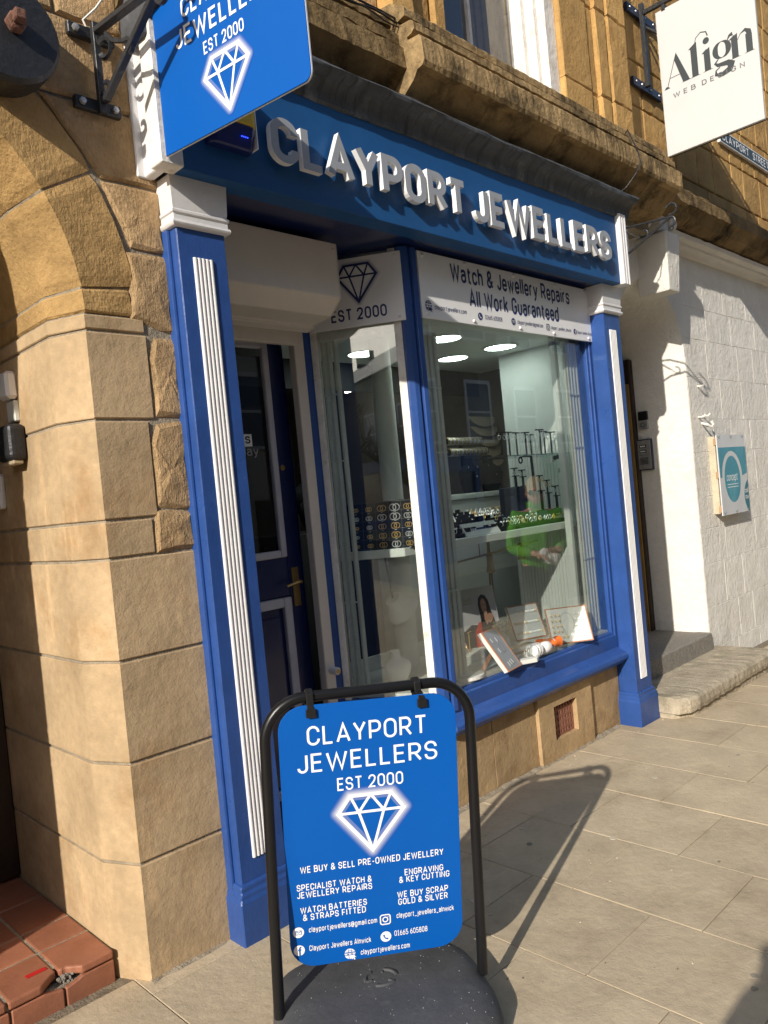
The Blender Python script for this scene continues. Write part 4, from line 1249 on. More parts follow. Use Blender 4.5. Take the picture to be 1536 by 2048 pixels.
part('cornice', mb, m_wwall, wb, smooth=True)
# entrance door, deep in the reveal
mb = MB(); mb.box(3.88,5.12,.80,.86,.2,3.3)
wd = part('entrance_door', mb, m_darkwood, wb)
mb = MB(); mb.box(4.96,5.025,.72,.80,.25,2.72)
part('door_frame', mb, m_darkwood, wd, bevel=.01)
mb = MB(); mb.box(4.945,4.96,.74,.79,.25,2.5)
part('frame_edge', mb, mat('varnished_edge', (.30,.18,.05), .5, var=.2), wd)

t = thing('lower_step', 'broad worn sandstone doorstep with a cracked front on the pavement', 'step', (4.3,0,-.06))
mb = MB(); rr = random.Random(4); rings = []
nx = 46
for k in range(nx+1):
    x = 3.515+1.69*k/nx; c = .07*max(0, 1-(x-3.515)/.16)**2; j = rr.uniform(-.002,.002)
    rings.append([(x,.30,.105),(x,-.16+c+j,.108+rr.uniform(-.003,.003)),(x,-.205+c+j,.098),(x,-.222+c+j,.078),(x,-.224+c+j+rr.uniform(-.004,.004),.03),(x,-.216+c+rr.uniform(-.005,.005),-.005+rr.uniform(-.005,.005)),(x,.3,-.01)])
mb.loft(rings)
part('tread', mb, m_step, t, smooth=False)
mb = MB(); rings = []
for k in range(nx+1):
    x = 3.53+1.66*k/nx; c = .10*max(0, 1-(x-3.53)/.2)**2
    rings.append([(x,.3,-.004),(x,-.19+c+rr.uniform(-.004,.004),-.012),(x,-.195+c,-.2),(x,.3,-.2)])
mb.loft(rings)
part('base_course', mb, m_step, t)
mb = MB(); mb.box(3.52,5.06,.225,.9,.08,.252)
single('upper_step', mb, m_granite, 'grey granite step at the foot of the whitewashed entrance', 'step', (4.3,.25,.1), bevel=.014, seg=3)

t = thing('doorbell', 'black and silver video doorbell on the whitewashed door reveal', 'doorbell', (5.02,.66,2.08))
mb = MB(); mb.box(4.998,5.03,.615,.70,2.08,2.16)
part('button_plate', mb, m_steel, t, bevel=.004)
mb = MB(); mb.box(4.997,5.03,.615,.70,2.161,2.24)
part('camera_plate', mb, m_clip, t, bevel=.004)
mb = MB(); rings = [[(4.996, .657+r*math.cos(2*math.pi*k/16), 2.118+r*math.sin(2*math.pi*k/16)) for k in range(16)] for r in (.022,.017)]
mb.loft(rings, caps=False)
part('button_ring', mb, m_clip, t)
t = thing('intercom', 'grey metal intercom panel with two name buttons below the doorbell', 'intercom', (5.02,.67,1.71))
mb = MB(); mb.box(4.99,5.03,.595,.745,1.71,1.99)
part('housing', mb, m_bluer, t, bevel=.006)
mb = MB(); mb.box(4.985,4.992,.602,.735,1.72,1.98)
fp = part('face_plate', mb, m_steel, t, bevel=.002)
mb = MB()
for z in (1.925,1.88): mb.box(4.982,4.986,.64,.705,z-.012,z+.014)
bt = pieces('name_button', mb, m_clip, fp)
mb = MB()
for z in (1.925,1.88): mb.box(4.9805,4.9825,.648,.697,z-.006,z+.008)
pieces('name_card', mb, m_card, bt)
mb = MB(); mb.box(4.983,4.986,.635,.71,1.846,1.849)
for k in range(6): mb.box(4.983,4.986,.63,.705,1.765+.011*k,1.770+.011*k)
part('speaker_slot', mb, m_clip, fp)
# little white cable hooks on the wall
m_hook = mat('painted_hook', (.75,.72,.66), .6, var=.1)
for i, (x, z, lab) in enumerate(((5.31,2.41,'small white painted peg sticking out of the whitewashed wall, highest one'), (5.27,2.135,'small white painted peg on the left just above the poster board'), (5.375,2.145,'small white painted peg on the right just above the poster board'))):
    mb = MB(); mb.tube([(x,.28,z),(x,.22,z-.002),(x+.004,.205,z+.018)], .008, 6)
    single('wall_peg', mb, m_hook, lab, 'peg', (x,.27,z), 'pegs in the whitewashed wall')
mb = MB(); mb.tube([(5.33,.27,2.08),(5.335,.215,2.06),(5.37,.20,2.04),(5.41,.20,2.06),(5.40,.21,2.09)], .011, 7)
single('cable_hook', mb, m_hook, 'white curled hook between two pegs above the poster board', 'hook', (5.36,.27,2.06))

# poster board with teal print
t = thing('poster_board', 'white poster board with teal circles fixed on timber battens to the whitewashed wall', 'poster board', (5.8,.2,1.6))
XA, XB, ZA, ZB = 5.43, 6.08, 1.235, 1.965
m_teal = mat('teal_print', (.055,.27,.36), .45, var=.12, vs=5, stain=(.13,.36,.44), ss=3, st=(.5,.75))
m_dteal = mat('dark_teal_print', (.03,.17,.22), .45, var=.1, vs=5)
m_batten = mat('pine_batten', (.50,.44,.32), .8, var=.2, vs=8)
mb = MB(); mb.box(XA,XB,.19,.20,ZA,ZB)
bo = part('board', mb, mat('poster_white', (.60,.61,.63), .4, var=.08, vs=4), t)
mb = MB(); mb.box(XA+.005,XA+.05,.2125,.27,ZA+.02,ZB-.01); mb.box(XB-.06,XB-.01,.2125,.27,ZA+.02,ZB-.01)
pieces('batten', mb, m_batten, t)
m_btn = mat('orange_batten_end', (.40,.24,.12), .8, var=.2)
for z in (ZA+.03, ZA+.34, ZB-.09):
    mb = MB(); mb.box(XA-.004,XA+.10,.2005,.222,z,z+.06); pieces('batten', mb, m_btn, t)
fb = Frame((0,.1898,0), (1,0,0))
mb = MB()
zt = ZB-.115
# teal field with a white ring cut through it
P_ = [(XA+.01,zt),(XA+.01,1.60)]; cx, cz, rad = XA+.29, 1.575, .235
mb.poly([fb(*p) for p in [(XA+.01,zt),(XA+.01,1.58)] + [(cx+rad*math.cos(a), cz+rad*1.02*math.sin(a)) for a in [math.pi-math.pi*k/16 for k in range(17)]] + [(XB-.002,1.60),(XB-.002,zt)]])
mb.disc(fb, cx, cz-.02, .185, 0, 36, .215)
part('print', mb, m_teal, bo)
mb = MB(); mb.poly([fb(*p) for p in [(XB-.002, 1.26),(XB-.002,1.50)] + [(XB+.06+.17*math.cos(a), 1.38+.165*math.sin(a)) for a in [R_(112+136*k/14) for k in range(15)]]])
part('print', mb, m_dteal, bo)
mb = MB()
text(mb, 'concept', fb, cx-.01, cz-.035, .075, .13, 'c', .1, fit=.26, d0=.001)
for k in range(2): mb.boxf(fb, cx-.13, cx+.12, cz-.07-.025*k, cz-.064-.025*k, 0, .001)
for k, s_ in enumerate(('call','now')): text(mb, s_, fb, XB-.095, 1.41-.06*k, .05, .15, fit=.085, d0=.001)
part('lettering', mb, m_signwhite, bo)
mb = MB()
for x in (XA+.05,(XA+XB)/2,XB-.05):
    for z in (ZB-.02, ZA+.02):
        q = stroke_quads([(x-.03,z+.012),(x,z-.012),(x+.03,z+.014)], lambda q: .004+.012*(1-abs(q-.5)*2)); v, tr = cdt(q); put2d(mb, v, tr, lambda a, b, d: fb(a, b, d), 0, .001)
part('scuff', mb, m_grey_ink, bo)

# ---------------------------------------------------------------- Align sign
t = thing('align_sign', 'tall white hanging sign for web design on a dark blue iron bracket', 'hanging sign', (4.75,-.28,4.24))
SX = 4.75
al = Frame((SX-.02,.105,4.243), (0,-1,0))
SWD, SHT = .755, 1.17
mb = MB(); mb.boxf(al, 0, SWD, 0, SHT, -.03, 0)
part('board', mb, mat('matt_white_board', (.57,.57,.565), .6, var=.03, vs=3), t, bevel=.003)
mb = MB(); mb.boxf(al, .004, SWD-.004, -.004, SHT+.004, -.036, -.0305)
part('backing', mb, m_iron, t)
mb = MB()
def place(polys, ox, oy, k):
    v, tr = cdt(polys); put2d(mb, v, tr, lambda a, b, d: al(ox+a*k, oy+b*k, d), 0, .0012)
def serif(x, y, w_, h_=.022): return [[Vector(p) for p in ((x-w_/2,y),(x+w_/2,y),(x+w_*.16,y+h_),(x-w_*.16,y+h_))]]
k = .25; oy = .53
A_ = stroke_quads([(.03,0),(.40,1.0)], .022) + [[Vector(p) for p in ((.40,1.02),(.78,0),(.56,0),(.33,.80))]] + stroke_quads([(.14,.30),(.60,.30)], .018) + serif(.03,0,.20,.07) + serif(.68,0,.36,.03)
place(A_, .04, oy, k)
l_ = [[Vector(p) for p in ((0,0),(.20,0),(.20,1.02),(.0,.93))]] + serif(.10,0,.36,.03) + [[Vector(p) for p in ((-.07,.90),(.2,1.05),(.2,.98),(0,.88))]]
arc = [(.14,.98),(.20,1.16),(.36,1.26),(.52,1.20),(.56,1.06)]
l_ += stroke_quads(arc, lambda q: .018+.02*q)
place(l_, .04+.86*k, oy, k)
i_ = [[Vector(p) for p in ((0,0),(.19,0),(.19,.70),(0,.60))]] + serif(.095,0,.34,.03) + [[Vector((.10+.10*math.cos(2*math.pi*j/18), .93+.10*math.sin(2*math.pi*j/18))) for j in range(18)]] + [[Vector(p) for p in ((-.07,.58),(.1,.68),(.1,.60),(0,.56))]]
place(i_, .04+1.26*k, oy, k)
g_ = []
def swell(cx, cy, rx, ry, thick, thin, n=40):
    P = [(cx+rx*math.cos(2*math.pi*j/n), cy+ry*math.sin(2*math.pi*j/n)) for j in range(n)]
    out = []
    for j in range(n):
        p, q = Vector(P[j]), Vector(P[(j+1)%n]); w0 = thin+(thick-thin)*abs(math.cos(2*math.pi*j/n))**1.5; w1 = thin+(thick-thin)*abs(math.cos(2*math.pi*(j+1)/n))**1.5
        c = Vector((cx,cy)); d0 = (p-c).normalized(); d1 = (q-c).normalized()
        out.append([p-d0*w0/2, p+d0*w0/2, q+d1*w1/2, q-d1*w1/2])
    return out
g_ += swell(.25,.44,.20,.24,.17,.02)
g_ += stroke_quads([(.13,.20),(.02,.10),(.10,.02),(.40,-.02),(.50,-.10),(.44,-.24),(.22,-.30),(.02,-.24),(.03,-.12),(.16,-.06)], lambda q: .03+.16*max(0,math.sin(q*math.pi*1.05))**2)
g_ += stroke_quads([(.42,.62),(.50,.74),(.60,.76)], lambda q: .02+.10*q)
place(g_, .04+1.56*k, oy, k)
n_ = [[Vector(p) for p in ((0,0),(.19,0),(.19,.72),(0,.62))]] + serif(.095,0,.34,.03) + [[Vector(p) for p in ((-.07,.60),(.1,.70),(.1,.62),(0,.58))]] + [[Vector(p) for p in ((.42,0),(.61,0),(.61,.50),(.42,.56))]] + serif(.515,0,.34,.03)
n_ += stroke_quads([(.19,.50),(.28,.64),(.42,.70),(.52,.62),(.52,.48)], lambda q: .02+.17*max(0,q-.25)/.75)
place(n_, .04+2.10*k, oy, k)
part('lettering', mb, mat('sign_slate', (.035,.045,.05), .5, var=0), t)
mb = MB(); text(mb, 'WEB DESIGN', al, .37, .438, .040, .16, 'c', .55, fit=.56, d0=.002)
pieces('small_lettering', mb, mat('mid_grey_print', (.12,.12,.125), .5, var=0), t)
bk = thing('align_bracket', 'dark blue iron wall bracket holding the tall white sign', 'bracket', (4.75,.26,4.9))
mb = MB()
for z in (4.87,5.47): mb.box(4.52,5.02,.235,.262,z-.035,z+.035)
pieces('wall_plate', mb, m_bluer, bk, bevel=.003)
mb = MB(); mb.box(4.72,4.755,.20,.236,4.87,5.55); mb.box(4.72,4.75,-.66,.21,5.45,5.485); mb.tube([(4.79,.22,5.38),(4.80,.12,5.28),(4.80,.05,5.22),(4.80,-.06,5.05)], .014, 6)
part('arm', mb, m_iron, bk, bevel=.003)
mb = MB()
for z in (4.87,5.47):
    for x in (4.56,4.66,4.82,4.97): mb.sphere((x,.232,z), (.010,.008,.010), 8, 5)
pieces('bolt', mb, m_steel, bk)
mb = MB(); mb.box(4.725,4.745,.02,.05,5.40,5.46); mb.box(4.725,4.745,-.60,-.57,5.40,5.46)
pieces('hanger', mb, m_iron, bk)
# street name plate
t = thing('street_sign', 'black cast street name plate with white border on the stone wall', 'street sign', (6.95,.26,4.83))
fp_ = Frame((6.28,.240,4.826), (1,0,0))
mb = MB(); mb.boxf(fp_, 0, 1.37, 0, .135, -.03, 0)
part('border', mb, m_signwhite, t, bevel=.003)
mb = MB(); mb.boxf(fp_, .012, 1.358, .012, .123, 0, .0015)
part('field', mb, mat('sign_black', (.03,.045,.05), .5, var=.1), t)
mb = MB(); text(mb, 'CLAYPORT', fp_, .05, .028, .080, .18, fit=.70, d0=.003); part('lettering', mb, m_signwhite, t)
mb = MB(); text(mb, 'STREET', fp_, .86, .028, .080, .18, fit=.46, d0=.003); part('lettering', mb, m_signwhite, t)

# ---------------------------------------------------------------- empty iron bracket by the right end of the fascia
t = thing('scroll_bracket', 'empty black wrought iron scroll bracket at the right end of the shop fascia', 'bracket', (3.55,-.02,3.3))
bx = 3.56
mb = MB()
mb.tube([(bx,-.02,3.405),(bx,-.37,3.376)], .0075, 8); mb.tube([(bx,-.02,3.205),(bx,-.22,3.295),(bx,-.37,3.374)], .0085, 8)
part('arm', mb, m_iron, t)
def arc_yz(cy, cz, r, a0, a1, n=14, r1=None):
    return [(bx, cy+(r+((r1 or r)-r)*k/n)*math.cos(R_(a0+(a1-a0)*k/n)), cz+(r+((r1 or r)-r)*k/n)*math.sin(R_(a0+(a1-a0)*k/n))) for k in range(n+1)]
mb = MB(); mb.tube([(bx,-.37,3.375)]+arc_yz(-.385,3.425,.036,-60,-330,14), .008, 7); part('scroll', mb, m_iron, t)
mb = MB(); mb.tube(arc_yz(-.375,3.343,.032,95,290,12), .008, 7); mb.tube(arc_yz(-.385,3.30,.008,0,350,10), .003, 5); part('scroll', mb, m_iron, t)
mb = MB(); mb.tube([(bx,-.02,3.40),(bx,-.11,3.33),(bx,-.17,3.29)]+arc_yz(-.185,3.322,.034,-60,-300,12,.020), .006, 6); part('scroll', mb, m_iron, t)
mb = MB(); mb.box(3.535,3.585,-.055,-.015,3.19,3.42); pieces('wall_plate', mb, m_white_p, t)

# ---------------------------------------------------------------- blue hanging sign with bracket on the left wall
A9 = R_(9)
dY = Vector((math.sin(A9), -math.cos(A9), 0))
base = Vector((-.21,.09,0))
br = thing('sign_bracket', 'black iron scroll bracket bolted to the stone beside the blue hanging sign', 'bracket', (-.21,.09,3.3))
def bp(s, z, o=0.0): p = base + dY*s; return (p.x + o*math.cos(A9), p.y + o*math.sin(A9), z)
mb = MB()
for z in (3.475,3.212): mb.box(-.298,-.122,.068,.094,z-.022,z+.022)
pieces('wall_plate', mb, m_iron, br, bevel=.003)
mb = MB()
for z in (3.475,3.212):
    for x in (-.272,-.148): mb.lathe([(.001,0),(.014,0),(.012,-.010),(.001,-.012)], (x,.066,z), 6, 'y')
pieces('bolt', mb, m_steel, br)
mb = MB(); mb.tube([bp(.035,3.18),bp(.035,3.51)], [(.012,.012)]*2)
part('upright', mb, m_iron, br, bevel=.002)
mb = MB(); mb.tube([bp(.045,3.475),bp(.40,3.478)], [(.015,.010)]*2); mb.tube([bp(.045,3.225),bp(.07,3.222),bp(.10,3.245),bp(.40,3.470)], [(.013,.010)]*4)
part('arm', mb, m_iron, br, bevel=.002)
def arcb(cs, cz, r, a0, a1, r1=None, n=14): return [bp(cs+(r+((r1 or r)-r)*k/n)*math.cos(R_(a0+(a1-a0)*k/n)), cz+(r+((r1 or r)-r)*k/n)*math.sin(R_(a0+(a1-a0)*k/n))) for k in range(n+1)]
for pts in ([bp(.045,3.455)]+arcb(.085,3.395,.042,130,-160,.026), [bp(.05,3.24)]+arcb(.075,3.262,.026,-140,120,.016), [bp(.10,3.445),bp(.14,3.40),bp(.20,3.375)]+arcb(.215,3.345,.03,100,-120,.018), [bp(.39,3.478)]+arcb(.425,3.523,.036,-120,-340,.030), [bp(.395,3.472)]+arcb(.415,3.440,.032,95,-170,.026)):
    mb = MB(); mb.tube(pts, [(.008,.006)]*len(pts)); part('scroll', mb, m_iron, br)
t = thing('hanging_sign', 'blue hanging sign with a white diamond and white capitals', 'hanging sign', (.0,-.4,3.0))
hs = Frame((-.047,-.088,3.008), tuple(dY))
SW, SH = .715, .528
mb = MB()
rnd_c = [(0,0)] + [(SW-.03+.03*math.cos(a), .03+.03*math.sin(a)) for a in [R_(-90+15*k) for k in range(7)]] + [(SW-.03+.03*math.cos(a), SH-.03+.03*math.sin(a)) for a in [R_(15*k) for k in range(7)]] + [(.0,SH)]
mb.loft([[hs(x,y,d) for x, y in rnd_c] for d in (-.012,0)])
part('panel', mb, m_signblue, t, bevel=.001)
mb = MB(); rr_ = [((x-SW/2)*1.003+SW/2, (y-SH/2)*1.003+SH/2) for x, y in rnd_c]; mb.loft([[hs(x,y,d) for x, y in rr_] for d in (-.010,-.004)])
part('edge_trim', mb, m_signwhite, t)
mb = MB(); halo(mb, hs, .351, .143, .222, .200, .022, (.85,.85,.85), (.002,.082,.40))
part('diamond_glow', mb, m_halo, t)
mb = MB(); diamond(mb, hs, .351, .143, .216, .195, .012)
part('diamond', mb, m_print, t)
for txt, z_, sz, ft in (('CLAYPORT',.432,.071,.39),('JEWELLERS',.337,.071,.475),('EST 2000',.265,.045,.20)):
    mb = MB(); text(mb, txt, hs, .351, z_, sz, .17, 'c', fit=ft); part('lettering', mb, m_print, t)
mb = MB()
for z_ in (.06,.46): mb.boxf(hs, -.03, .05, z_, z_+.03, -.020, -.0125)
pieces('fixing_bracket', mb, m_iron, t)

# cables
mb = MB(); rc = random.Random(8)
for k in range(4):
    pts = []
    for j in range(16):
        x = .35+1.02*j/15; pts.append((x, -.055-.008*k+.006*math.sin(j*1.3+k), 4.045-.018*k+.008*math.sin(j*.8+k*2)-.012*math.sin(math.pi*j/15)))
    mb.tube(pts, .0035 if k % 2 else .0055, 6)
single('ledge_cable', mb, m_clip, 'bundle of black cables lying along the stone ledge over the shop', 'cable', (.9,-.08,4.0))
mb = MB(); mb.tube([(3.55,-.02,4.06),(3.60,-.08,4.04),(3.42,-.20,3.99),(3.49,-.225,3.86),(3.51,-.23,3.79),(3.45,-.22,3.70),(3.43,-.15,3.625),(3.42,-.10,3.60)], .0042, 7)
single('loose_cable', mb, m_iron, 'thin dark cable hanging in a loop off the stone ledge above the white end board', 'cable', (3.6,-.2,3.8))
mb = MB(); mb.tube([(-.10,.085,3.75),(-.13,.07,3.66),(-.19,.06,3.57),(-.235,.075,3.52),(-.21,.08,3.47),(-.16,.085,3.49)], .0045, 6)
mb.tube([(-.12,.07,3.80),(-.10,.06,3.70),(-.06,.04,3.62)], .0045, 6)
single('wire_loop', mb, m_hook, 'pale loose wire looping on the stone wall behind the sign bracket', 'wire', (-.15,.08,3.6))

# ---------------------------------------------------------------- swinging pavement sign
sw = thing('pavement_sign', 'blue swinging pavement sign panel in a black tube frame on a rubber base', 'pavement sign',
           mat4=Matrix.Translation((.035,-.748,.0)) @ Matrix.Rotation(R_(-30), 4, 'Z') @ Matrix.Rotation(R_(2.6), 4, 'Y'))
def lp(name, mb, mt, par=None, **k): return part(name, mb, mt, par or sw, local=True, **k)
def lps(name, mb, mt, par=None, **k): return pieces(name, mb, mt, par or sw, local=True, **k)
hw, ht, rt = .337, 1.078, .0175
pts = [(-hw,0,.10),(-hw,0,ht-.13)] + [(-hw+.13-.13*math.cos(a), 0, ht-.13+.13*math.sin(a)) for a in [R_(9*k) for k in range(1,11)]]
pts += [(-x, y, z) for x, y, z in pts[::-1]]
mb = MB(); mb.tube(pts, rt, 16)
lp('frame', mb, m_tubeblk, smooth=True)
pl = Frame((0,0,.2), (1,0,0))
_y = Matrix.Rotation(-.094, 3, 'Z')
pl.r = _y @ Vector((math.cos(.006), 0, math.sin(.006))); pl.u = (_y @ Vector((-.006, -.098, 1))).normalized(); pl.n = pl.r.cross(pl.u).normalized(); pl.o = Vector((-.004,.038,.202))
pl.r *= 1.034; pl.u *= 1.032                      # the printed layout is drawn for a panel 547 mm wide
PW, PH, PR = .547, .834, .080
cor = []
for cx_, cy_, a0 in ((PW/2-PR,PR,-90),(PW/2-PR,PH-PR,0),(-PW/2+PR,PH-PR,90),(-PW/2+PR,PR,180)):
    cor += [(cx_+PR*math.cos(R_(a0+10*k)), cy_+PR*math.sin(R_(a0+10*k))) for k in range(10)]
mb = MB(); mb.loft([[pl(x,y,d) for x, y in cor] for d in (-.004,0)])
pn = lp('panel', mb, m_signblue, bevel=.0008)
def fx_(q): return (q-.5)*PW
for txt, q, y, sz, wt, ft in (('CLAYPORT',.493,.708,.062,.135,.675),('JEWELLERS',.49,.624,.060,.135,.79),('EST 2000',.496,.556,.042,.15,.374)):
    mb = MB(); text(mb, txt, pl, fx_(q), y, sz, wt, 'c', fit=ft*PW); lp('heading', mb, m_print, pn)
mb = MB(); halo(mb, pl, fx_(.494), .445, .216, .190, .022, (.85,.85,.85), (.002,.082,.40))
lp('diamond_glow', mb, m_halo, pn)
mb = MB(); diamond(mb, pl, fx_(.494), .445, .205, .180, .0105)
lp('diamond', mb, m_print, pn)
for s, xa, xb, y in (('WE BUY & SELL PRE-OWNED JEWELLERY',.078,.90,.307),('SPECIALIST WATCH &',.054,.479,.251),('JEWELLERY REPAIRS',.054,.479,.227),('WATCH BATTERIES',.067,.445,.177),('& STRAPS FITTED',.08,.437,.153),
                    ('ENGRAVING',.669,.896,.256),('& KEY CUTTING',.636,.931,.233),('WE BUY SCRAP',.621,.92,.185),('GOLD & SILVER',.625,.917,.161)):
    mb = MB(); text(mb, s, pl, fx_(xa), y, .0225 if y > .3 else .0215, .17, 'l', fit=(xb-xa)*PW); lp('service_line', mb, m_print, pn)
I = .0172
def entry(nm, ic, q, y, r, tq, ty, txt, ft):
    mb = MB(); mb2 = MB(); ic(mb, mb2, pl, fx_(q), y, r); i_ = lp(nm + '_icon', mb, m_print, sw)
    if mb2.f: lps('icon_detail', mb2, m_signblue, i_)
    mb = MB(); text(mb, txt, pl, fx_(tq), ty, .019, .155, fit=ft*PW); lp(nm + '_text', mb, m_print, pn)
entry('email', icon_mail, .05, .118, I, .109, .113, 'clayportjewellers@gmail.com', .389)
entry('social_page', icon_f, .049, .059, I, .106, .052, 'Clayport Jewellers Alnwick', .353)
entry('photo_page', lambda a, b, f, x, y, r: icon_camera(a, f, x, y, r), .546, .120, .0155, .612, .118, 'clayport_jewellers_alnwick', .338)
entry('phone', icon_phone, .545, .063, I, .595, .060, '01665 605808', .194)
entry('website', icon_globe, .334, .024, .017, .396, .014, 'clayportjewellers.com', .286)
for s in (-1, 1):
    mb = MB(); x = s*.175-.02; dy = -.094*x+.004
    mb.tube([(x,.0,ht+.021),(x,-.022,ht+.010),(x,-.025,ht-.015),(x,-.048+dy,ht-.024),(x,-.054+dy,ht-.052)], [(.011,.005)]*5); mb.tube([(x,.0,ht+.021),(x,.022,ht+.010),(x,.024,ht-.02),(x,-.010,ht-.045)], [(.011,.005)]*4)
    mb.box(x-.016,x+.016,-.062+dy,-.050+dy,ht-.058,ht-.032)
    lp('clip', mb, m_clip, bevel=.002)
# rubber base: a wide low hollow foot with rounded corners
mb = MB(); rings = []
def sq(a, e=.60): c_, s_ = math.cos(a), math.sin(a); return math.copysign(abs(c_)**e, c_), math.copysign(abs(s_)**e, s_)
for z, kx, ky in ((-.02,.335,.285),(.02,.352,.305),(.06,.350,.303),(.09,.341,.294),(.108,.318,.270),(.119,.285,.238),(.124,.22,.18),(.126,.1,.08),(.126,.01,.008)):
    rings.append([(kx*sq(2*math.pi*k/48)[0], ky*sq(2*math.pi*k/48)[1], z) for k in range(48)])
mb.loft(rings)
bs_ = lp('base', mb, m_rubber, smooth=True)
mb = MB()
for a0 in (0, 120, 240):
    P = [(.052*math.cos(R_(a0+8*k)),   .045+.042*math.sin(R_(a0+8*k)), .1265) for k in range(10)]
    mb.tube(P, .006, 6); e = P[-1]; mb.tube([e, (e[0]*.62, .045+(e[1]-.045)*.62, e[2])], .005, 6)
lp('recycling_mark', mb, m_rubber, bs_, smooth=True)
mb = MB(); rg_ = random.Random(2)
for k in range(110):
    x = rg_.uniform(-.30,.30); y = rg_.uniform(-.25,.25); s = rg_.uniform(.0005,.0013)
    zz = .1262-.0085*max(0,(abs(x)/.30)**4+(abs(y)/.25)**4-.15)
    mb.sphere((x,y,zz), (s*1.4,s,s*.8), 5, 3)
gr = lp('grit', mb, m_speck, bs_, kind='stuff')

# ---------------------------------------------------------------- shop interior
BAY[0] = True
room = thing('shop_interior', 'dim jewellers shop interior with white window ceiling and walls behind the glass', 'shop interior', (2.2,1.2,0))
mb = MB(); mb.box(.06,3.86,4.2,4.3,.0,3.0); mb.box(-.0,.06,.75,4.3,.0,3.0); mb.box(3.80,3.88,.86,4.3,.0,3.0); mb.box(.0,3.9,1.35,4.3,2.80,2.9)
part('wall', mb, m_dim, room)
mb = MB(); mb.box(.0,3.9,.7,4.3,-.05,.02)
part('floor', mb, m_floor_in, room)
cin = [(3.10,.10), (1.44,.10), (1.40,.14), cpt(.50,-.05), (1.10,1.35), (3.60,1.35), (3.60,.85), (3.10,.78)]
mb = MB(); mb.loft([[(x,y,z) for x, y in cin] for z in (2.645,2.70)]); mb.box(3.095,3.27,.2,.3,2.6,3.0)
part('window_ceiling', mb, m_pvc, room)
mb = MB(); mb.box(1.15,3.55,1.345,1.37,2.45,2.80)
part('bulkhead', mb, m_black, room)
mb = MB(); mb.box(3.10,3.14,.10,.79,.60,2.66)
n = 24
for k in range(n): mb.box(3.094,3.101,.14+.64*k/n,.14+.64*(k+.72)/n,.66,2.0)
part('ribbed_side_wall', mb, m_pvc, room)
fl = [(3.10,.095),(1.44,.095),cpt(.06,-.04),cpt(.50,-.05),(1.16,.82),(3.10,.82)]
mb = MB(); mb.loft([[(x,y,z) for x, y in fl] for z in (.615,.655)])
part('display_floor', mb, m_marble, room)
mb = MB(); mb.box(1.16,3.10,.80,.82,.655,.74)
part('display_back', mb, m_card, room)
sf = [(3.098,.262),(1.60,.262),cpt(.13,-.14),cpt(.43,-.14),(1.22,.80),(3.098,.80)]
mb = MB(); mb.loft([[(x,y,z) for x, y in sf] for z in (1.362,1.408)])
part('shelf', mb, m_pvc, room, bevel=.003)
mb = MB(); mb.loft([[(x,y,z) for x, y in ((3.098,.256),(2.30,.256),(2.30,.50),(3.098,.50))] for z in (1.868,1.876)])
part('glass_shelf', mb, m_gshelf, room)
mb = MB(); mb.lathe([(.066,.655),(.066,1.362)], (1.765,.70,0), 28); mb.lathe([(.064,1.408),(.064,2.65)], (1.765,.70,0), 28)
part('round_column', mb, m_pvc, room, smooth=True)
# folded concertina grilles at the window edges
def grille(name, lab, pts_fn, n, z0, z1, w_):
    t = thing(name, lab, 'security grille', (*pts_fn(0)[:2], z0), group=None)
    mb = MB()
    for k in range(n):
        x, y, dx, dy = pts_fn(k/(n-1)); mb.box(x-w_/2, x+w_/2, y-.009-(k%2)*.007, y+.009-(k%2)*.007, z0, z1)
    part('lattice', mb, m_grille, t, bevel=.003)
    mb = MB(); x0_ = pts_fn(0); x1_ = pts_fn(1)
    mb.tube([(x0_[0],x0_[1],z1-.01),(x1_[0],x1_[1],z1-.01)], [(.012,.012)]*2); mb.tube([(x0_[0],x0_[1],z0+.004),(x1_[0],x1_[1],z0+.004)], [(.008,.008)]*2)
    for z in (1.15,1.9,2.25): mb.tube([(x0_[0],x0_[1]-.016,z),(x1_[0],x1_[1]-.016,z)], [(.004,.004)]*2)
    part('track', mb, m_grille, t)
grille('concertina_grille', 'folded white security grille at the left edge of the main window', lambda q: (1.485+.165*q, .155, 1, 0), 9, .66, 2.55, .0175)
grille('concertina_grille', 'folded white security grille at the sunny right edge of the main window', lambda q: (2.945+.13*q, .155, 1, 0), 8, .66, 2.60, .0165)
grille('concertina_grille', 'folded white security grille beside the shop door in the angled window', lambda q: (*cpt(.485-.10*q,-.055), 1, 0), 4, .66, 2.55, .026)
mb = MB(); mb.box(2.90,2.935,.19,.235,.66,2.62); mb.box(2.90,3.09,.19,.235,2.585,2.645)
part('grille_post', mb, m_pvc, room, bevel=.004)
# ceiling lights
for x, y, lab in ((2.81,.56,'round lit ceiling downlight nearest the white side wall'),(2.78,.96,'round lit ceiling downlight behind the first one in the main window'),(2.17,.52,'round lit ceiling downlight half hidden by the left grille'),(1.98,1.05,'round lit ceiling downlight behind the white column')):
    t = thing('downlight', lab, 'ceiling light', (x,y,2.64), group='downlights in the window ceiling')
    mb = MB(); mb.lathe([(.105,2.6425),(.11,2.638),(.125,2.637),(.128,2.644),(.105,2.646)], (x,y,0), 28); part('trim', mb, m_pvc, t)
    mb = MB(); mb.lathe([(.001,2.641),(.104,2.641),(.104,2.644),(.001,2.644)], (x,y,0), 28); part('diffuser', mb, m_lampdisc, t)
mb = MB(); mb.box(1.36,1.40,1.39,2.3,2.775,2.798)
single('strip_light', mb, m_tubelit, 'lit white strip light on the ceiling behind the shop door', 'strip light', (1.38,1.8,2.78))
mb = MB()
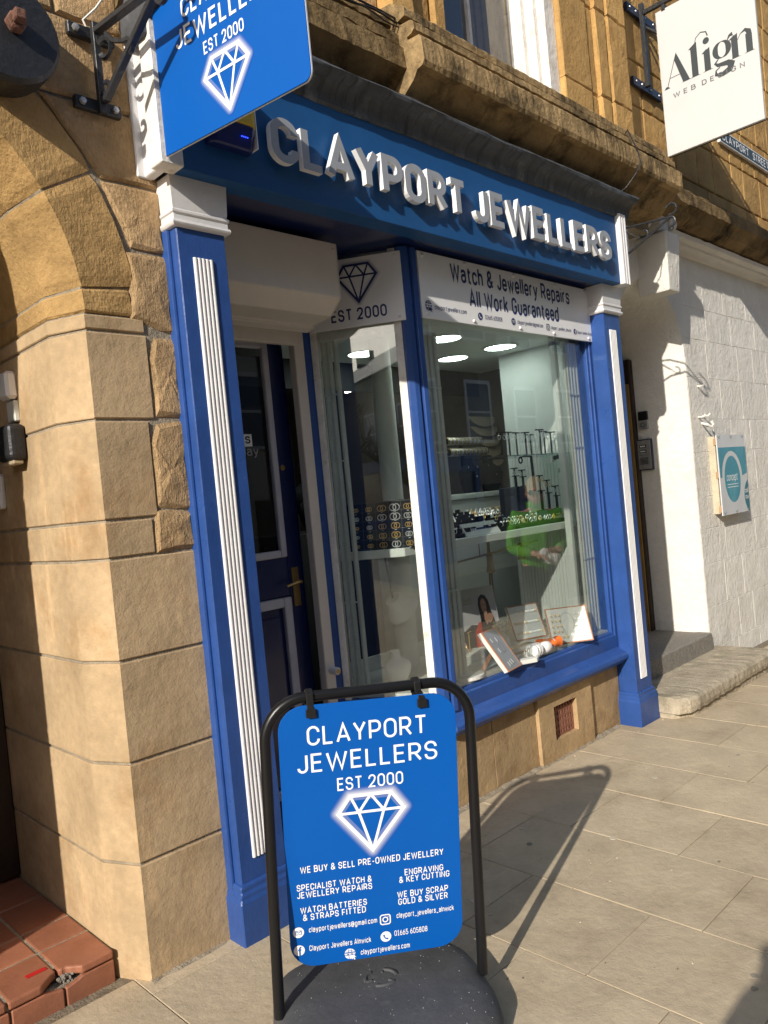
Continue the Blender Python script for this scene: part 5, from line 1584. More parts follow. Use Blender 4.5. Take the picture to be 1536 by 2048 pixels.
for k in range(14): mb.box(3.10+.006*k-.012,3.10+.006*k+.012,2.25+.026*k,2.262+.026*k,2.70,2.712)
single('led_strip', mb, m_led, 'row of small yellow LED lights deep in the shop', 'LED strip', (3.1,2.4,2.7))
mb = MB(); mb.loft([[(x,y,z) for x, y in ((3.40,2.53),(3.44,2.53),(3.55,2.94),(3.51,2.94))] for z in (2.74,2.76)])
single('strip_light', mb, m_tubelit, 'short lit white tube just below the yellow LED row', 'strip light', (3.45,2.7,2.75))

# ---- display pieces
def tbar(name, mb_, x, y, z, h, w_, two=False):
    mb_.box(x-.004,x+.004,y-.004,y+.004,z,z+h); mb_.box(x-w_/2,x+w_/2,y-.007,y+.007,z+h-.004,z+h+.003); mb_.box(x-.018,x+.018,y-.014,y+.014,z,z+.003)
    if two: mb_.box(x-w_/2-.01,x+w_/2-.01,y-.02,y-.008,z+h*.55,z+h*.55+.006); mb_.box(x-.012,x-.005,y-.018,y-.010,z,z+h*.55)
def hoop(mb_, c, r, tube_=.0016, ax='y', n=14):
    P = [(c[0]+r*math.cos(2*math.pi*k/n), c[1], c[2]+r*math.sin(2*math.pi*k/n)) if ax == 'y' else ((c[0], c[1]+r*math.cos(2*math.pi*k/n), c[2]+r*math.sin(2*math.pi*k/n)) if ax == 'x' else (c[0]+r*math.cos(2*math.pi*k/n), c[1]+r*math.sin(2*math.pi*k/n), c[2])) for k in range(n+1)]
    mb_.tube(P, tube_, 5, False)
protos = {}
def stand(x, y, z, h, w_, lab, group, two=False):
    t = thing('earring_stand', lab, 'earring stand', (x,y,z), group=group)
    mb = MB(); tbar('', mb, x, y, z, h, w_, two); part('t_bar', mb, m_velvet, t)
    mb = MB()
    for s in (-.36,.36): hoop(mb, (x+s*w_, y-.008, z+h-.030), .014, .0024); mb.box(x+s*w_-.0008,x+s*w_+.0008,y-.009,y-.007,z+h-.016,z+h-.004)
    part('earrings', mb, m_gold_m if int(x*100) % 2 else m_silver, t)
    return t
st0 = stand(2.42,.34,1.876,.150,.075,'black T-bar earring stand on the glass shelf', 'earring stands in a row on the glass shelf')
for k, (x, dy, s) in enumerate(((2.505,.0,1.02),(2.60,.01,1.0),(2.69,0,1.0),(2.79,.03,.92),(2.86,.0,1.12),(2.94,.02,1.05),(2.99,.0,1.0))):
    m4 = Matrix.Translation(BAYM @ Vector((x,.34+dy,1.876))) @ Matrix.Rotation(R_((0,5,-4,3,-6,4,-20,30)[k]),4,'Z') @ Matrix.Diagonal((1,1,s,1))
    dup(st0, m4=m4)
for x, y, z, h, lab in ((2.70,.46,1.675,.125,'black T-bar earring stand on the left of the dark blue box'), (2.80,.47,1.675,.11,'black T-bar earring stand on the right of the dark blue box'),
                    (2.87,.38,1.50,.235,'tall black T-bar earring stand right of the dark blue box'), (2.955,.38,1.50,.20,'tall black T-bar earring stand near the white side wall'),
                    (3.02,.36,1.50,.155,'short black T-bar earring stand closest to the ribbed side wall')):
    stand(x, y, z, h, .07, lab, 'earring stands on the shelf', True)
mb = MB(); mb.box(2.60,2.80,.44,.53,1.43,1.675)
single('display_box', mb, m_bluegrey, 'dark blue box carrying earring stands on the white shelf', 'display box', (2.72,.48,1.5), bevel=.004)
mb = MB(); mb.box(2.86,3.05,.34,.42,1.45,1.50)
single('display_riser', mb, m_bluegrey, 'small dark riser under the tall stands by the side wall', 'display riser', (2.95,.38,1.45), bevel=.003)
# sloped tray of rings on the shelf
t = thing('ring_tray', 'black stepped trays crowded with rings behind a white label on the shelf', 'ring tray', (2.3,.45,1.41))
mb = MB()
for k in range(6): mb.box(1.86,3.04,.30+.085*k,.30+.085*(k+1)-.003,1.408,1.432+.016*k)
part('tray', mb, m_velvet, t, bevel=.003)
mbs = MB(); mbg = MB(); mbw = MB(); rj = random.Random(9)
for k in range(6):
    for j in range(38):
        x = 1.88+1.15*j/37+rj.uniform(-.008,.008); y = .335+.085*k+rj.uniform(-.012,.012); z = 1.438+.016*k
        if x < 2.35 and j % 2: mbw.box(x-.024,x+.024,y-.026,y+.026,z-.004,z+.024); mbw.box(x-.024,x+.024,y+.020,y+.026,z,z+.06)
        m_ = mbs if rj.random() < .72 else mbg
        hoop(m_, (x,y,z+.012), rj.uniform(.011,.015), .0028, 'x' if rj.random()<.5 else 'y', 10)
        m_.sphere((x,y,z+.027), (.0055,.0055,.005), 6, 4)
part('silver_rings', mbs, m_silver, t); part('gold_rings', mbg, m_gold_m, t); part('ring_pad', mbw, m_velvet, t, bevel=.003)
mb = MB(); mb.prism([(1.93,.285,1.41),(1.93,.335,1.485),(1.93,.345,1.41)], (.33,.0,0))
t2 = thing('shelf_label', 'white folded label standing on the front of the black ring trays', 'label', (2.1,.3,1.41))
part('card', mb, m_card, t2)
fl_ = Frame((1.93,.2849,1.41), (1,0,0), (0,.05,.075))
mb = MB(); text(mb, 'Lay', fl_, .05, .035, .026, .16, d0=.001); mb.boxf(fl_, .12, .29, .038, .052, 0, .001)
part('label_text', mb, m_navy, t2)
mb = MB()
tl = Frame((1.80,.52,1.475), (1,0,0), (0,.5,.86))
mb.boxf(tl, 0, .34, 0, .20, -.012, 0)
t = thing('pendant_tray', 'white tilted tray of pendants behind the left of the ring trays', 'jewellery tray', (1.95,.55,1.45))
part('tray', mb, m_card, t, bevel=.002)
mb = MB()
for i in range(8):
    for j in range(4): mb.tube([tl(.03+.04*i,.05+.045*j,.002),tl(.04+.04*i,.03+.045*j,.003)], .0022, 5)
part('pendants', mb, m_silver, t)
# hanging black bracelets on the glass shelf edge
t = thing('hanging_charms', 'black bracelet and white price tags hanging off the right of the glass shelf', 'bracelet', (2.97,.27,1.8))
mb = MB()
for x, z in ((2.90,1.845),(2.935,1.85),(2.97,1.845),(2.975,1.80),(2.985,1.76),(2.98,1.72)): mb.sphere((x,.262,z), (.017,.012,.016), 8, 5)
mb.tube([(2.98,.262,1.86),(2.985,.262,1.70)], .006, 6)
part('beads', mb, m_velvet, t, smooth=True)
mb = MB()
for x, z in ((2.83,1.825),(2.89,1.83),(2.955,1.76),(2.99,1.84)): mb.loft([[(x+a*.022+b*.012, yy, z+b*.02) for a, b in ((-1,-1),(1,-.6),(1,1),(-1,.6))] for yy in (.268,.27)])
pieces('price_tag', mb, m_card, t)
t = thing('hanging_bracelet', 'long black strap bracelet hanging below the middle of the glass shelf', 'bracelet', (2.6,.27,1.8))
mb = MB(); mb.tube([(2.62,.262,1.866),(2.625,.262,1.78),(2.628,.262,1.66)], [(.008,.004)]*3); mb.tube([(2.62,.262,1.862),(2.55,.262,1.864),(2.50,.262,1.86)], .005, 6)
mb.sphere((2.628,.262,1.65), (.016,.008,.016), 8, 5)
pieces('strap', mb, m_velvet, t)
mb = MB(); hoop(mb, (2.50,.262,1.84), .018, .005)
part('clasp', mb, m_velvet, t)

# counter with necklace busts, bracelet bars and crescent boards
t = thing('counter', 'white shop counter behind the window shelf', 'counter', (2.9,1.3,0))
mb = MB(); mb.box(2.2,3.75,1.05,1.34,.02,1.62); part('carcass', mb, m_pvc, t, bevel=.004)
mb = MB(); mb.box(2.18,3.77,1.03,1.36,1.621,1.66); part('top', mb, m_pvc, t, bevel=.004)
def bust(x, y, z, s, lab, m_, tm, grp, rz=0, cat='necklace bust'):
    t = thing('necklace_bust', lab, cat, (x,y,z), group=grp)
    mb = MB(); rings = []
    for h, w_, d_, yo in ((0,.075,.05,.02),(.03,.10,.055,.015),(.09,.135,.06,.005),(.15,.150,.058,.0),(.19,.135,.055,.01),(.215,.085,.048,.02),(.235,.05,.042,.028),(.28,.043,.040,.032),(.30,.045,.040,.034)):
        rings.append([(x+s*w_*math.cos(2*math.pi*k/20), y+s*(d_*math.sin(2*math.pi*k/20)+yo), z+s*h) for k in range(20)])
    mb.loft(rings); part('form', mb, m_, t, smooth=True)
    mb = MB(); P = []
    for k in range(17):
        a = math.pi*k/16; P.append((x+s*.06*math.cos(a), y+s*(-.052+.03*abs(math.cos(a))), z+s*(.225-.085*math.sin(a))))
    mb.tube(P, .0028*s if tm is m_silver else .002, 5); mb.sphere((x, y-s*.055, z+s*.135), (.006,.004,.008), 6, 4)
    part('necklace', mb, tm, t)
bust(3.12,1.16,1.66,.92,'black necklace bust with a silver chain at the left on the counter', m_velvet, m_silver, 'black necklace busts')
bust(3.37,1.16,1.66,.95,'black necklace bust with a fine pendant at the right on the counter', m_velvet, m_gold_m, 'black necklace busts')
t = thing('bracelet_stand', 'black display stand with two horizontal bars of bracelets', 'bracelet stand', (3.2,1.2,1.66))
for z, xa, xb in ((2.07,2.93,3.38),(1.985,2.95,3.44)):
    mb = MB(); mb.lathe([(.001,xa),(.025,xa),(.025,xb),(.001,xb)], (0,1.24,z), 14, 'x'); part('bar', mb, m_velvet, t, smooth=True)
    mg = MB(); ms = MB()
    for k in range(26): hoop(mg if k % 3 == 0 else ms, (xa+.02+(xb-xa-.04)*k/25, 1.24, z), .029, .003, 'x', 14)
    part('gold_bracelets', mg, m_gold_m, t); part('silver_bracelets', ms, m_silver, t)
mb = MB(); mb.box(3.15,3.17,1.26,1.28,1.66,2.09); part('post', mb, m_velvet, t)
for k in range(5):
    z = 2.275-.082*k; x = 3.50+.025*k
    mb = MB(); P = [(x+.17*math.cos(a), 1.30+.004*k-.03*math.sin(-a), z+.085*math.sin(a)) for a in [R_(180+12*j) for j in range(16)]]
    P2_ = [(p[0], p[1]+.012, p[2]) for p in P]; mb.loft([P, P2_])
    single('crescent_board', mb, m_beige, ('topmost','second from the top','middle','second from the bottom','lowest')[k] + ' of the beige crescent display boards hung one below another', 'display board', (x,1.3,z), group='beige crescent display boards')

# board of hoop earrings in the angled window
t = thing('earring_board', 'black board with rows of hoop earrings on the shelf in the angled window', 'earring board', (1.38,.45,1.41))
eb = Frame((*cpt(.445,-.165), 1.409), (.559,-.829,0), (.829*.17,.559*.17,.97))
mb = MB(); mb.boxf(eb, 0, .405, 0, .262, -.02, 0); part('board', mb, m_velvet, t, bevel=.003)
mg = MB(); ms = MB(); mc = MB(); rj = random.Random(12)
for i in range(5):
    for j in range(5):
        x = .055+.072*i; y = .235-.05*j; r = (.009,.011,.0155,.018,.014)[i]*(1.0 if j < 2 else .85)
        m_ = ms if (j == 1 or (i+j) % 4 == 3) else mg
        for s in (-.5,.5): m_.tube([eb(x+s*r*1.1+r*math.cos(2*math.pi*k/14), y-.012+r*math.sin(2*math.pi*k/14), .004) for k in range(15)], .0026, 5, False)
        mc.boxf(eb, x-.006, x+.006, y-.036, y-.032, 0, .001)
for i in range(6): mc.boxf(eb, .018+.072*i, .0185+.072*i, .005, .257, 0, .0006)
for j in range(6): mc.boxf(eb, .01, .395, .008+.05*j, .0086+.05*j, 0, .0006)
part('gold_hoops', mg, m_gold_m, t); part('silver_hoops', ms, m_silver, t); part('price_line', mc, m_grey_ink, t)
# dark busts behind the column
bust(1.78,1.45,1.50,1.0,'dark necklace bust low in the shop just left of the white column', m_velvet, m_gold_m, 'dark busts in the angled window')
bust(1.98,1.75,1.60,1.05,'dark necklace bust standing higher behind the white column', m_velvet, m_silver, 'dark busts in the angled window')
mb = MB(); mb.box(1.45,2.15,1.38,1.9,.02,1.50); single('plinth_cabinet', mb, m_black, 'black cabinet under the dark busts behind the angled window', 'cabinet', (1.8,1.6,0), bevel=.004)
bust(1.40,.42,.655,.62,'small white necklace bust low in the angled window', m_card, m_silver, 'white necklace busts low in the window')
bust(1.62,.33,.655,.60,'small white necklace bust behind the sunlit post in the angled window', m_card, m_silver, 'white necklace busts low in the window')
t = thing('jewel_lamp', 'white tilted lamp shade hanging under the shelf beside the column', 'lamp shade', (1.58,.6,1.0))
mb = MB()
c0 = Vector((1.56,.58,1.10)); ax = Vector((.5,-.1,-.55)).normalized(); u = ax.cross(Vector((0,1,0))).normalized(); w_ = ax.cross(u)
mb.loft([[c0 + ax*h + (u*math.cos(2*math.pi*k/20)+w_*math.sin(2*math.pi*k/20))*r for k in range(20)] for r, h in ((.05,0),(.10,.08),(.105,.11),(.085,.12))])
part('shade', mb, m_card, t, smooth=True)
mb = MB(); mb.tube([c0, c0+Vector((-.02,.01,.25))], .006, 6); part('stem', mb, m_iron, t)
# shadowy rail of spots
t = thing('spot_rail', 'thin rail with small spotlights under the window shelf', 'spotlight rail', (2.5,.5,1.27))
mb = MB(); mb.tube([(1.95,.5,1.238),(2.96,.5,1.288)], .007, 8)
for x in (2.30,2.66): mb.tube([(x,.5,1.255+.05*(x-2.3)),(x,.5,1.362)], .004, 6)
part('rail', mb, m_beige, t)
for x, z, a in ((2.40,1.17,.25),(2.75,1.21,.25),(1.98,1.12,.5)):
    mb = MB(); c0 = Vector((x,.5,z+.085)); d = Vector((-a,-.2,-1)).normalized(); u = d.cross(Vector((0,1,0))).normalized(); w_ = d.cross(u)
    mb.loft([[c0 + d*h + (u*math.cos(2*math.pi*k/14)+w_*math.sin(2*math.pi*k/14))*r for k in range(14)] for r, h in ((.014,0),(.022,.01),(.022,.075),(.030,.115),(.026,.118))])
    part('spotlight', mb, m_beige, t, smooth=True)
t = thing('tripod', 'slim pale tripod standing behind the display under the shelf', 'tripod', (2.78,.72,.66))
mb = MB(); mb.tube([(2.62,.70,.655),(2.70,.74,1.36)], .007, 6); mb.tube([(2.74,.76,.655),(2.71,.74,1.36)], .007, 6); pieces('leg', mb, m_beige, t)

# ---- jewellery on the display floor
def board(name, lab, o, r, u, w_, h, face, trim, th=.02, cat='jewellery board', tags=0, grp=None, gold=True, ear=False):
    f_ = Frame(o, r, u); t = thing(name, lab, cat, o, group=grp)
    mb = MB(); mb.boxf(f_, 0, w_, 0, h, -th, 0); part('backing', mb, m_marble, t, bevel=.002)
    mb = MB(); e = .007
    for a in ((0,w_,0,e),(0,w_,h-e,h),(0,e,e,h-e),(w_-e,w_,e,h-e)): mb.boxf(f_, a[0],a[1],a[2],a[3],-.004,.003)
    part('rim', mb, trim, t)
    mb = MB(); mb.boxf(f_, e, w_-e, e, h-e, -.003, .0012); part('card', mb, face, t)
    mg = MB(); ms = MB(); rj = random.Random(len(lab))
    if tags:
        rows = 3 if not ear else 5
        for j in range(rows):
            for i in range(tags):
                x = w_*(.12+.76*i/(tags-1)); y = h*(.80-.6*j/(rows-1))
                if ear and .34 < x/w_ < .68 and j != rows-1: continue
                m_ = mg if (ear and x < w_/2) or (not ear and rj.random() < .4) else ms
                m_.tube([f_(x-.006,y,.003),f_(x-.006,y-.014,.006),f_(x+.004,y-.010,.006),f_(x+.004,y+.004,.003)], .0016, 5)
                m_.sphere(f_(x,y,.004), .0034, 6, 4)
        part('gold_studs', mg, m_gold_m, t); part('silver_studs', ms, m_silver, t)
    return f_, t
m_greycard = mat('grey_card', (.30,.32,.34), .6, var=.06, vs=8)
board('stud_board', 'white board of small studs in a copper rim, behind the orange cushion to its left', (2.55,.46,.658), (.93,-.36,0), (.10,.35,.93), .245, .235, m_card, m_copper, tags=11)
fE, tE = board('stud_board', 'white board printed with an ear outline, right in the sunlight by the side wall', (2.53,.17,.658), (.80,-.60,0), (.25,.33,.91), .275, .235, m_card, m_copper, tags=9, ear=True)
mb = MB()
P = [(.13+.045*math.cos(R_(a)), .135+.062*math.sin(R_(a))) for a in range(-60,240,12)] + [(.105,.06),(.125,.035)]
v, tr = cdt(stroke_quads(P, .003)); put2d(mb, v, tr, lambda a, b, d: fE(a,b,d), 0, .0018)
part('ear_outline', mb, m_greycard, tE)
fC, tC = board('pendant_board', 'narrow grey board of pendants leaning in front in a copper rim', (1.83,.0,.662), (.97,.17,0), (-.40,.30,.86), .165, .27, m_greycard, m_copper, .03)
mb = MB()
for x, y in ((.04,.22),(.09,.215),(.05,.15),(.05,.055),(.075,.06),(.10,.065)): mb.tube([fC(x,y,.002),fC(x+.002,y-.03,.004)], .003, 5)
part('pendants', mb, m_silver, tC)
mb = MB(); v, tr = cdt(stroke_quads([(.085,.17),(.085,.11),(.115,.12),(.115,.175)], .002)); put2d(mb, v, tr, lambda a, b, d: fC(a,b,d), 0, .0018)
part('card_line', mb, m_ink, tC)
mb = MB(); mb.tube([(1.80,.16,.66),(1.90,.10,.83)], [(.014,.006)]*2); part('prop', mb, m_copper, tC)
board('stud_board', 'small white board in a copper rim at the foot of the photo poster', (1.84,.34,.66), (.93,.36,0), (-.15,.30,.93), .20, .16, m_card, m_copper, tags=5)
# portrait poster
t = thing('portrait_poster', 'photo poster of a long haired woman in a dark and red top', 'poster', (2.36,.58,.66))
pf = Frame((2.16,.63,.657), (.975,-.22,0), (0,.14,.99))
mb = MB(); mb.boxf(pf, 0, .375, 0, .385, -.004, 0); bd = part('sheet', mb, mat('poster_sky', (.46,.43,.44), .35, var=.05, vs=4), t)
def shape(nm, pts, m_, d):
    mb = MB(); v, tr = cdt([[Vector(p) for p in pts]]); put2d(mb, v, tr, lambda a, b, e: pf(a,b,e), 0, d); part(nm, mb, m_, bd)
m_hill = mat('poster_dark', (.035,.03,.032), .5, var=.2, vs=20); m_hair = mat('poster_hair', (.022,.014,.012), .4, var=.2, vs=25); m_skin_p = mat('poster_skin', (.40,.21,.14), .45, var=.08, vs=20); m_red_p = mat('poster_red', (.42,.03,.02), .5, var=.15, vs=20)
shape('hills', [(0,0),(0,.17),(.03,.13),(.08,.115),(.14,.15),(.20,.14),(.26,.10),(.375,.09),(.375,0)], m_hill, .001)
shape('red_top', [(.15,0),(.16,.10),(.20,.155),(.26,.16),(.33,.15),(.36,.08),(.37,0)], m_red_p, .0016)
shape('hair', [(.215,.02),(.225,.20),(.222,.27),(.235,.315),(.262,.335),(.292,.325),(.312,.29),(.32,.22),(.345,.13),(.35,.03),(.30,.02)], m_hair, .002)
shape('face', [(.243,.255),(.247,.29),(.262,.308),(.280,.302),(.290,.275),(.288,.24),(.276,.212),(.264,.205),(.251,.225)], m_skin_p, .0026)
shape('neck', [(.258,.21),(.255,.165),(.27,.13),(.29,.165),(.283,.22)], m_skin_p, .0023)
shape('hand', [(.262,.19),(.30,.205),(.325,.20),(.33,.17),(.30,.14),(.27,.155)], m_skin_p, .0029)
mb = MB()
for x in (.256,.276): mb.boxf(pf, x-.005, x+.005, .262, .266, .0027, .0031)
mb.boxf(pf, .262, .276, .231, .2345, .0027, .0031); part('features', mb, m_hair, bd)
mb = MB(); text(mb, 'gold', pf, .105, .30, .03, .12, fit=.07, d0=.001); mb.boxf(pf, .10, .18, .285, .289, 0, .001); part('heading', mb, m_beige, bd)
# cushions and bracelets
t = thing('orange_cushion', 'small orange cushion wearing a bracelet in the sunny window', 'cushion', (2.45,.10,.66))
mb = MB(); rings = []
for k in range(9):
    q = -1+2*k/8; a = .042*(1-.25*abs(q)**3)+.012*(abs(q)<.3)
    rings.append([(2.42+q*.065+.0*1, .12+a*math.cos(2*math.pi*j/14)*.9-q*.03, .70+.035*(1-.3*(1-abs(q)))*math.sin(2*math.pi*j/14)-.002) for j in range(14)])
mb.loft(rings); part('pad', mb, m_orange, t, smooth=True)
mb = MB(); mb.tube([(2.425, .12+.043*math.cos(2*math.pi*j/16), .70+.036*math.sin(2*math.pi*j/16)) for j in range(17)], .003, 6); part('bracelet', mb, m_silver, t)
t = thing('bracelet_roll', 'white bracelet roll with silver bangles next to the orange cushion', 'bracelet roll', (2.28,.09,.66))
mb = MB()
for x0_ in (2.20,2.285):
    rings = [[(x0_+h, .085+.10*(h)*.0+r*math.cos(2*math.pi*j/18), .692+r*math.sin(2*math.pi*j/18)) for j in range(18)] for h, r in ((0,.026),(.012,.034),(.04,.036),(.066,.034),(.078,.026))]
    mb.loft(rings)
pieces('roll', mb, m_card, t, smooth=True)
mb = MB()
for x in (2.19,2.215,2.24): mb.tube([(x+.012*math.sin(2*math.pi*j/18), .085+.040*math.cos(2*math.pi*j/18), .694+.040*math.sin(2*math.pi*j/18)) for j in range(19)], .0024, 6)
pieces('bangle', mb, m_silver, t)
t = thing('pearl_stand', 'round stand draped with pale pearl and gold bracelets', 'bracelet stand', (2.40,.42,.66))
mb = MB(); mb.lathe([(.05,.657),(.05,.675),(.045,.70),(.035,.735),(.04,.80),(.001,.81)], (2.38,.44,0), 18); part('stand', mb, m_card, t)
mb = MB(); rj = random.Random(77)
for k in range(130):
    a = rj.uniform(0,2*math.pi); h = rj.uniform(0,1); r = .044+.012*math.sin(h*3)
    mb.sphere((2.38+r*math.cos(a), .44+r*math.sin(a), .745+.075*h), .0065, 6, 4)
part('pearls', mb, mat('pearl', (.72,.62,.42), .25, var=.2, vs=60), t)
t = thing('chain_row', 'row of silver chain bracelets lying on a dark strip in the window', 'bracelets', (2.25,.25,.66))
mb = MB(); mb.box(2.10,2.50,.22,.34,.656,.676); part('pad', mb, m_beige, t, bevel=.003)
mb = MB()
for k in range(60): hoop(mb, (2.12+.006*k, .225+.03*math.sin(k*1.7)*.4, .684), .008, .0022, 'x' if k % 2 else 'y', 10)
part('chain', mb, m_silver, t)
mb = MB(); mb.loft([[(x,y,z) for x, y in ((1.98,.06),(2.11,.0),(2.17,.03),(2.04,.09))] for z in (.656,.68)])
single('price_block', mb, m_marble, 'small cream block at the front edge of the window display', 'display block', (2.05,.04,.66), bevel=.002)
t = thing('round_pad', 'flat pale round pad of necklaces at the left front of the window floor', 'display pad', (1.66,.16,.66))
mb = MB(); mb.lathe([(.001,.655),(.13,.655),(.13,.672),(.001,.676)], (1.66,.20,0), 32); part('pad', mb, m_marble, t)
mb = MB(); mb.tube([(1.66+.08*math.cos(k*.35)+.006*math.sin(k*2.1), .20+.075*math.sin(k*.35), .677) for k in range(18)], .002, 5); part('necklace', mb, m_silver, t)
t = thing('drop_stand', 'thin gold stand with hanging drop earrings beside the photo poster', 'earring stand', (2.02,.42,.66))
mb = MB()
for x in (1.94,2.02): mb.tube([(x,.42,.657),(x,.42,.82)], .003, 6); mb.tube([(x-.012,.42,.82),(x+.025,.42,.825)], .003, 6)
part('post', mb, m_gold_m, t)
mb = MB(); mb.box(1.90,2.14,.36,.48,.656,.70); part('base', mb, m_marble, t, bevel=.003)

BAY[0] = False

# ---------------------------------------------------------------- people
def skin_mesh(chains, sub=2):
    """chains: list of [(point, radius), ...]; a chain whose first point already exists branches from it"""
    vs = []; es = []; rs = []; idx = {}
    def vi(p, r):
        k = tuple(round(c, 4) for c in p)
        if k not in idx: idx[k] = len(vs); vs.append(p); rs.append(r)
        return idx[k]
    for ch in chains:
        ids = [vi(p, r) for p, r in ch]
        es += [(a, b) for a, b in zip(ids[:-1], ids[1:]) if (a, b) not in es]
    me = bpy.data.meshes.new('body'); me.from_pydata(vs, es, []); o = bpy.data.objects.new('tmp', me); COL.objects.link(o)
    o.modifiers.new('s', 'SKIN'); sv = me.skin_vertices[0].data
    for v, r in zip(sv, rs): v.radius = r if isinstance(r, tuple) else (r, r); v.use_root = False
    sv[0].use_root = True
    m = o.modifiers.new('d', 'SUBSURF'); m.levels = sub; m.render_levels = sub
    dg = bpy.context.evaluated_depsgraph_get(); dg.update()
    out = bpy.data.meshes.new_from_object(o.evaluated_get(dg))
    bpy.data.objects.remove(o); return out
def addmesh(me, mb):
    bm = bmesh.new(); bm.from_mesh(me); m2 = mb.mesh('x'); bm.from_mesh(m2); bm.to_mesh(me); bm.free(); return me
m_skin = mat('skin', (.55,.30,.21), .5, var=.06, vs=12)
def hand_chains(w, d, side, curl):
    """five finger chains from wrist point w; d is the pointing direction"""
    w = Vector(w); d = Vector(d).normalized(); s = Vector(side).normalized(); n = d.cross(s).normalized(); out = []
    palm = w + d*.085
    for k, (L_, o) in enumerate(((.068,-.032),(.078,-.011),(.074,.011),(.058,.031))):
        b = palm + s*o
        p1 = b + d*L_*.45*math.cos(curl) + n*L_*.45*math.sin(curl); p2 = p1 + d*L_*.4*math.cos(curl*2) + n*L_*.4*math.sin(curl*2)
        out.append([tuple(b), tuple(p1), tuple(p2)])
    b = w + d*.03 - s*.035
    out.append([tuple(b), tuple(b - s*.03 + d*.03 + n*.01), tuple(b - s*.04 + d*.062 + n*.02)])
    return palm, out, s
def person(label, root, rz, armL, armR, jacket, trousers, hair_m, hair, glasses=True, headturn=0.0, held=None, sc=1.0):
    """armL/armR: elbow and wrist, local coords (x right of the figure, -y forwards)"""
    t = thing('person', label, 'person', mat4=Matrix.Translation(root) @ Matrix.Rotation(rz, 4, 'Z') @ Matrix.Scale(sc, 4))
    LP = lambda n, me, m, **k: part(n, me, m, t, local=True, **k)
    LPS = lambda n, me, m, **k: pieces(n, me, m, t, local=True, **k)
    hp = .93; sh = 1.46
    H = Matrix.Translation((0,-.02,1.50)) @ Matrix.Rotation(headturn, 4, 'Z')
    legs = []
    for s in (-1, 1):
        legs.append([((0,0,hp+.04),.13),((s*.10,0,hp-.06),.088),((s*.115,-.02,.50),.058),((s*.12,.015,.10),.042),((s*.13,-.10,.045),.036)])
    body = [[((0,0,hp+.04),(.15,.11)),((0,-.01,1.16),(.145,.10)),((0,0,1.34),(.165,.11)),((0,.005,1.45),(.10,.075)),((0,-.005,1.53),.056),((0,-.012,1.58),.056)]]
    arms = []
    for s, (el, wr) in ((1, armL), (-1, armR)):
        arms.append([((0,0,1.34),(.165,.11)),((s*.17,.0,1.42),.065),(el,.046),(wr,.030)])
    me = skin_mesh(legs + body + arms)
    mb = MB()
    # head with brow, nose, mouth, chin and ears
    rings = []
    for z, rx, ry, yo in ((-.002,.045,.05,.008),(.025,.052,.062,-.012),(.055,.062,.078,-.010),(.09,.070,.090,-.002),(.13,.075,.098,.004),(.17,.074,.099,.008),(.205,.062,.085,.010),(.232,.035,.05,.012),(.24,.008,.01,.012)):
        rings.append([H @ Vector((rx*math.cos(2*math.pi*k/24), yo+ry*math.sin(2*math.pi*k/24), z+.005)) for k in range(24)])
    mb.loft(rings)
    nose = [((-.008,-.088,.125),(.008,-.088,.125),(0,-.096,.128)),((-.016,-.086,.085),(.016,-.086,.085),(0,-.118,.088)),((-.014,-.082,.076),(.014,-.082,.076),(0,-.095,.074))]
    mb.loft([[H @ Vector(p) for p in r] for r in nose])
    for s in (-1, 1):
        mb.sphere(tuple(H @ Vector((s*.077,.012,.105))), (.010,.018,.03), 8, 6)
    for s, (el, wr) in ((1, armL), (-1, armR)):
        d = (Vector(wr)-Vector(el)).normalized(); side = d.cross(Vector((0,0,1))).normalized()
        palm, fs, sd = hand_chains(wr, d, side*s, .5)
        wv = Vector(wr); nn = d.cross(sd).normalized()
        mb.loft([[c + sd*a*wx + nn*b*wy for a, b in ((1,.6),(.6,1),(-.6,1),(-1,.6),(-1,-.6),(-.6,-1),(.6,-1),(1,-.6))] for c, wx, wy in ((wv-d*.015,.027,.022),(wv+d*.03,.040,.017),(palm,.044,.014),(palm+d*.008,.040,.011))])
        for f in fs: mb.tube(f, [.0095,.0085,.0068], 7)
    me = addmesh(me, mb)
    LP('body', me, m_skin, smooth=True)
    mb = MB()
    for s in (-1, 1):
        mb.sphere(tuple(H @ Vector((s*.030,-.080,.118))), (.012,.008,.008), 8, 6)
    LPS('eye', mb, m_ink, smooth=True)
    mb = MB(); mb.tube([H @ Vector(p) for p in ((-.026,-.078,.052),(-.012,-.086,.046),(.012,-.086,.046),(.026,-.078,.052))], [.003,.006,.006,.003], 6)
    LP('mouth', mb, mat('lips', (.42,.12,.10), .5, var=0), smooth=True)
    # clothes
    tr = [[((0,0,hp+.12),(.185,.14)),((0,0,hp+.04),(.19,.145)),((s*.10,0,hp-.06),.108),((s*.115,-.02,.50),.078),((s*.12,.012,.10),.064)] for s in (-1, 1)]
    LP('trousers', skin_mesh(tr), trousers, smooth=True)
    jk = [[((0,0,.90),(.20,.15)),((0,-.01,1.10),(.19,.145)),((0,0,1.30),(.20,.145)),((0,.006,1.42),(.14,.105)),((0,.0,1.50),.075)]]
    for s, (el, wr) in ((1, armL), (-1, armR)):
        wv = Vector(wr); ev = Vector(el)
        jk.append([((0,0,1.30),(.20,.145)),((s*.185,.0,1.415),.085),(el,.064),(tuple(wv+(ev-wv).normalized()*.03),.046)])
    jo = LP('jacket', skin_mesh(jk), jacket, smooth=True)
    mb = MB(); mb.box(-.006,.006,-.165,-.14,.95,1.40); mb.lathe([(.062,1.47),(.082,1.49),(.080,1.535),(.068,1.54),(.06,1.50)], (0,0,0), 18)
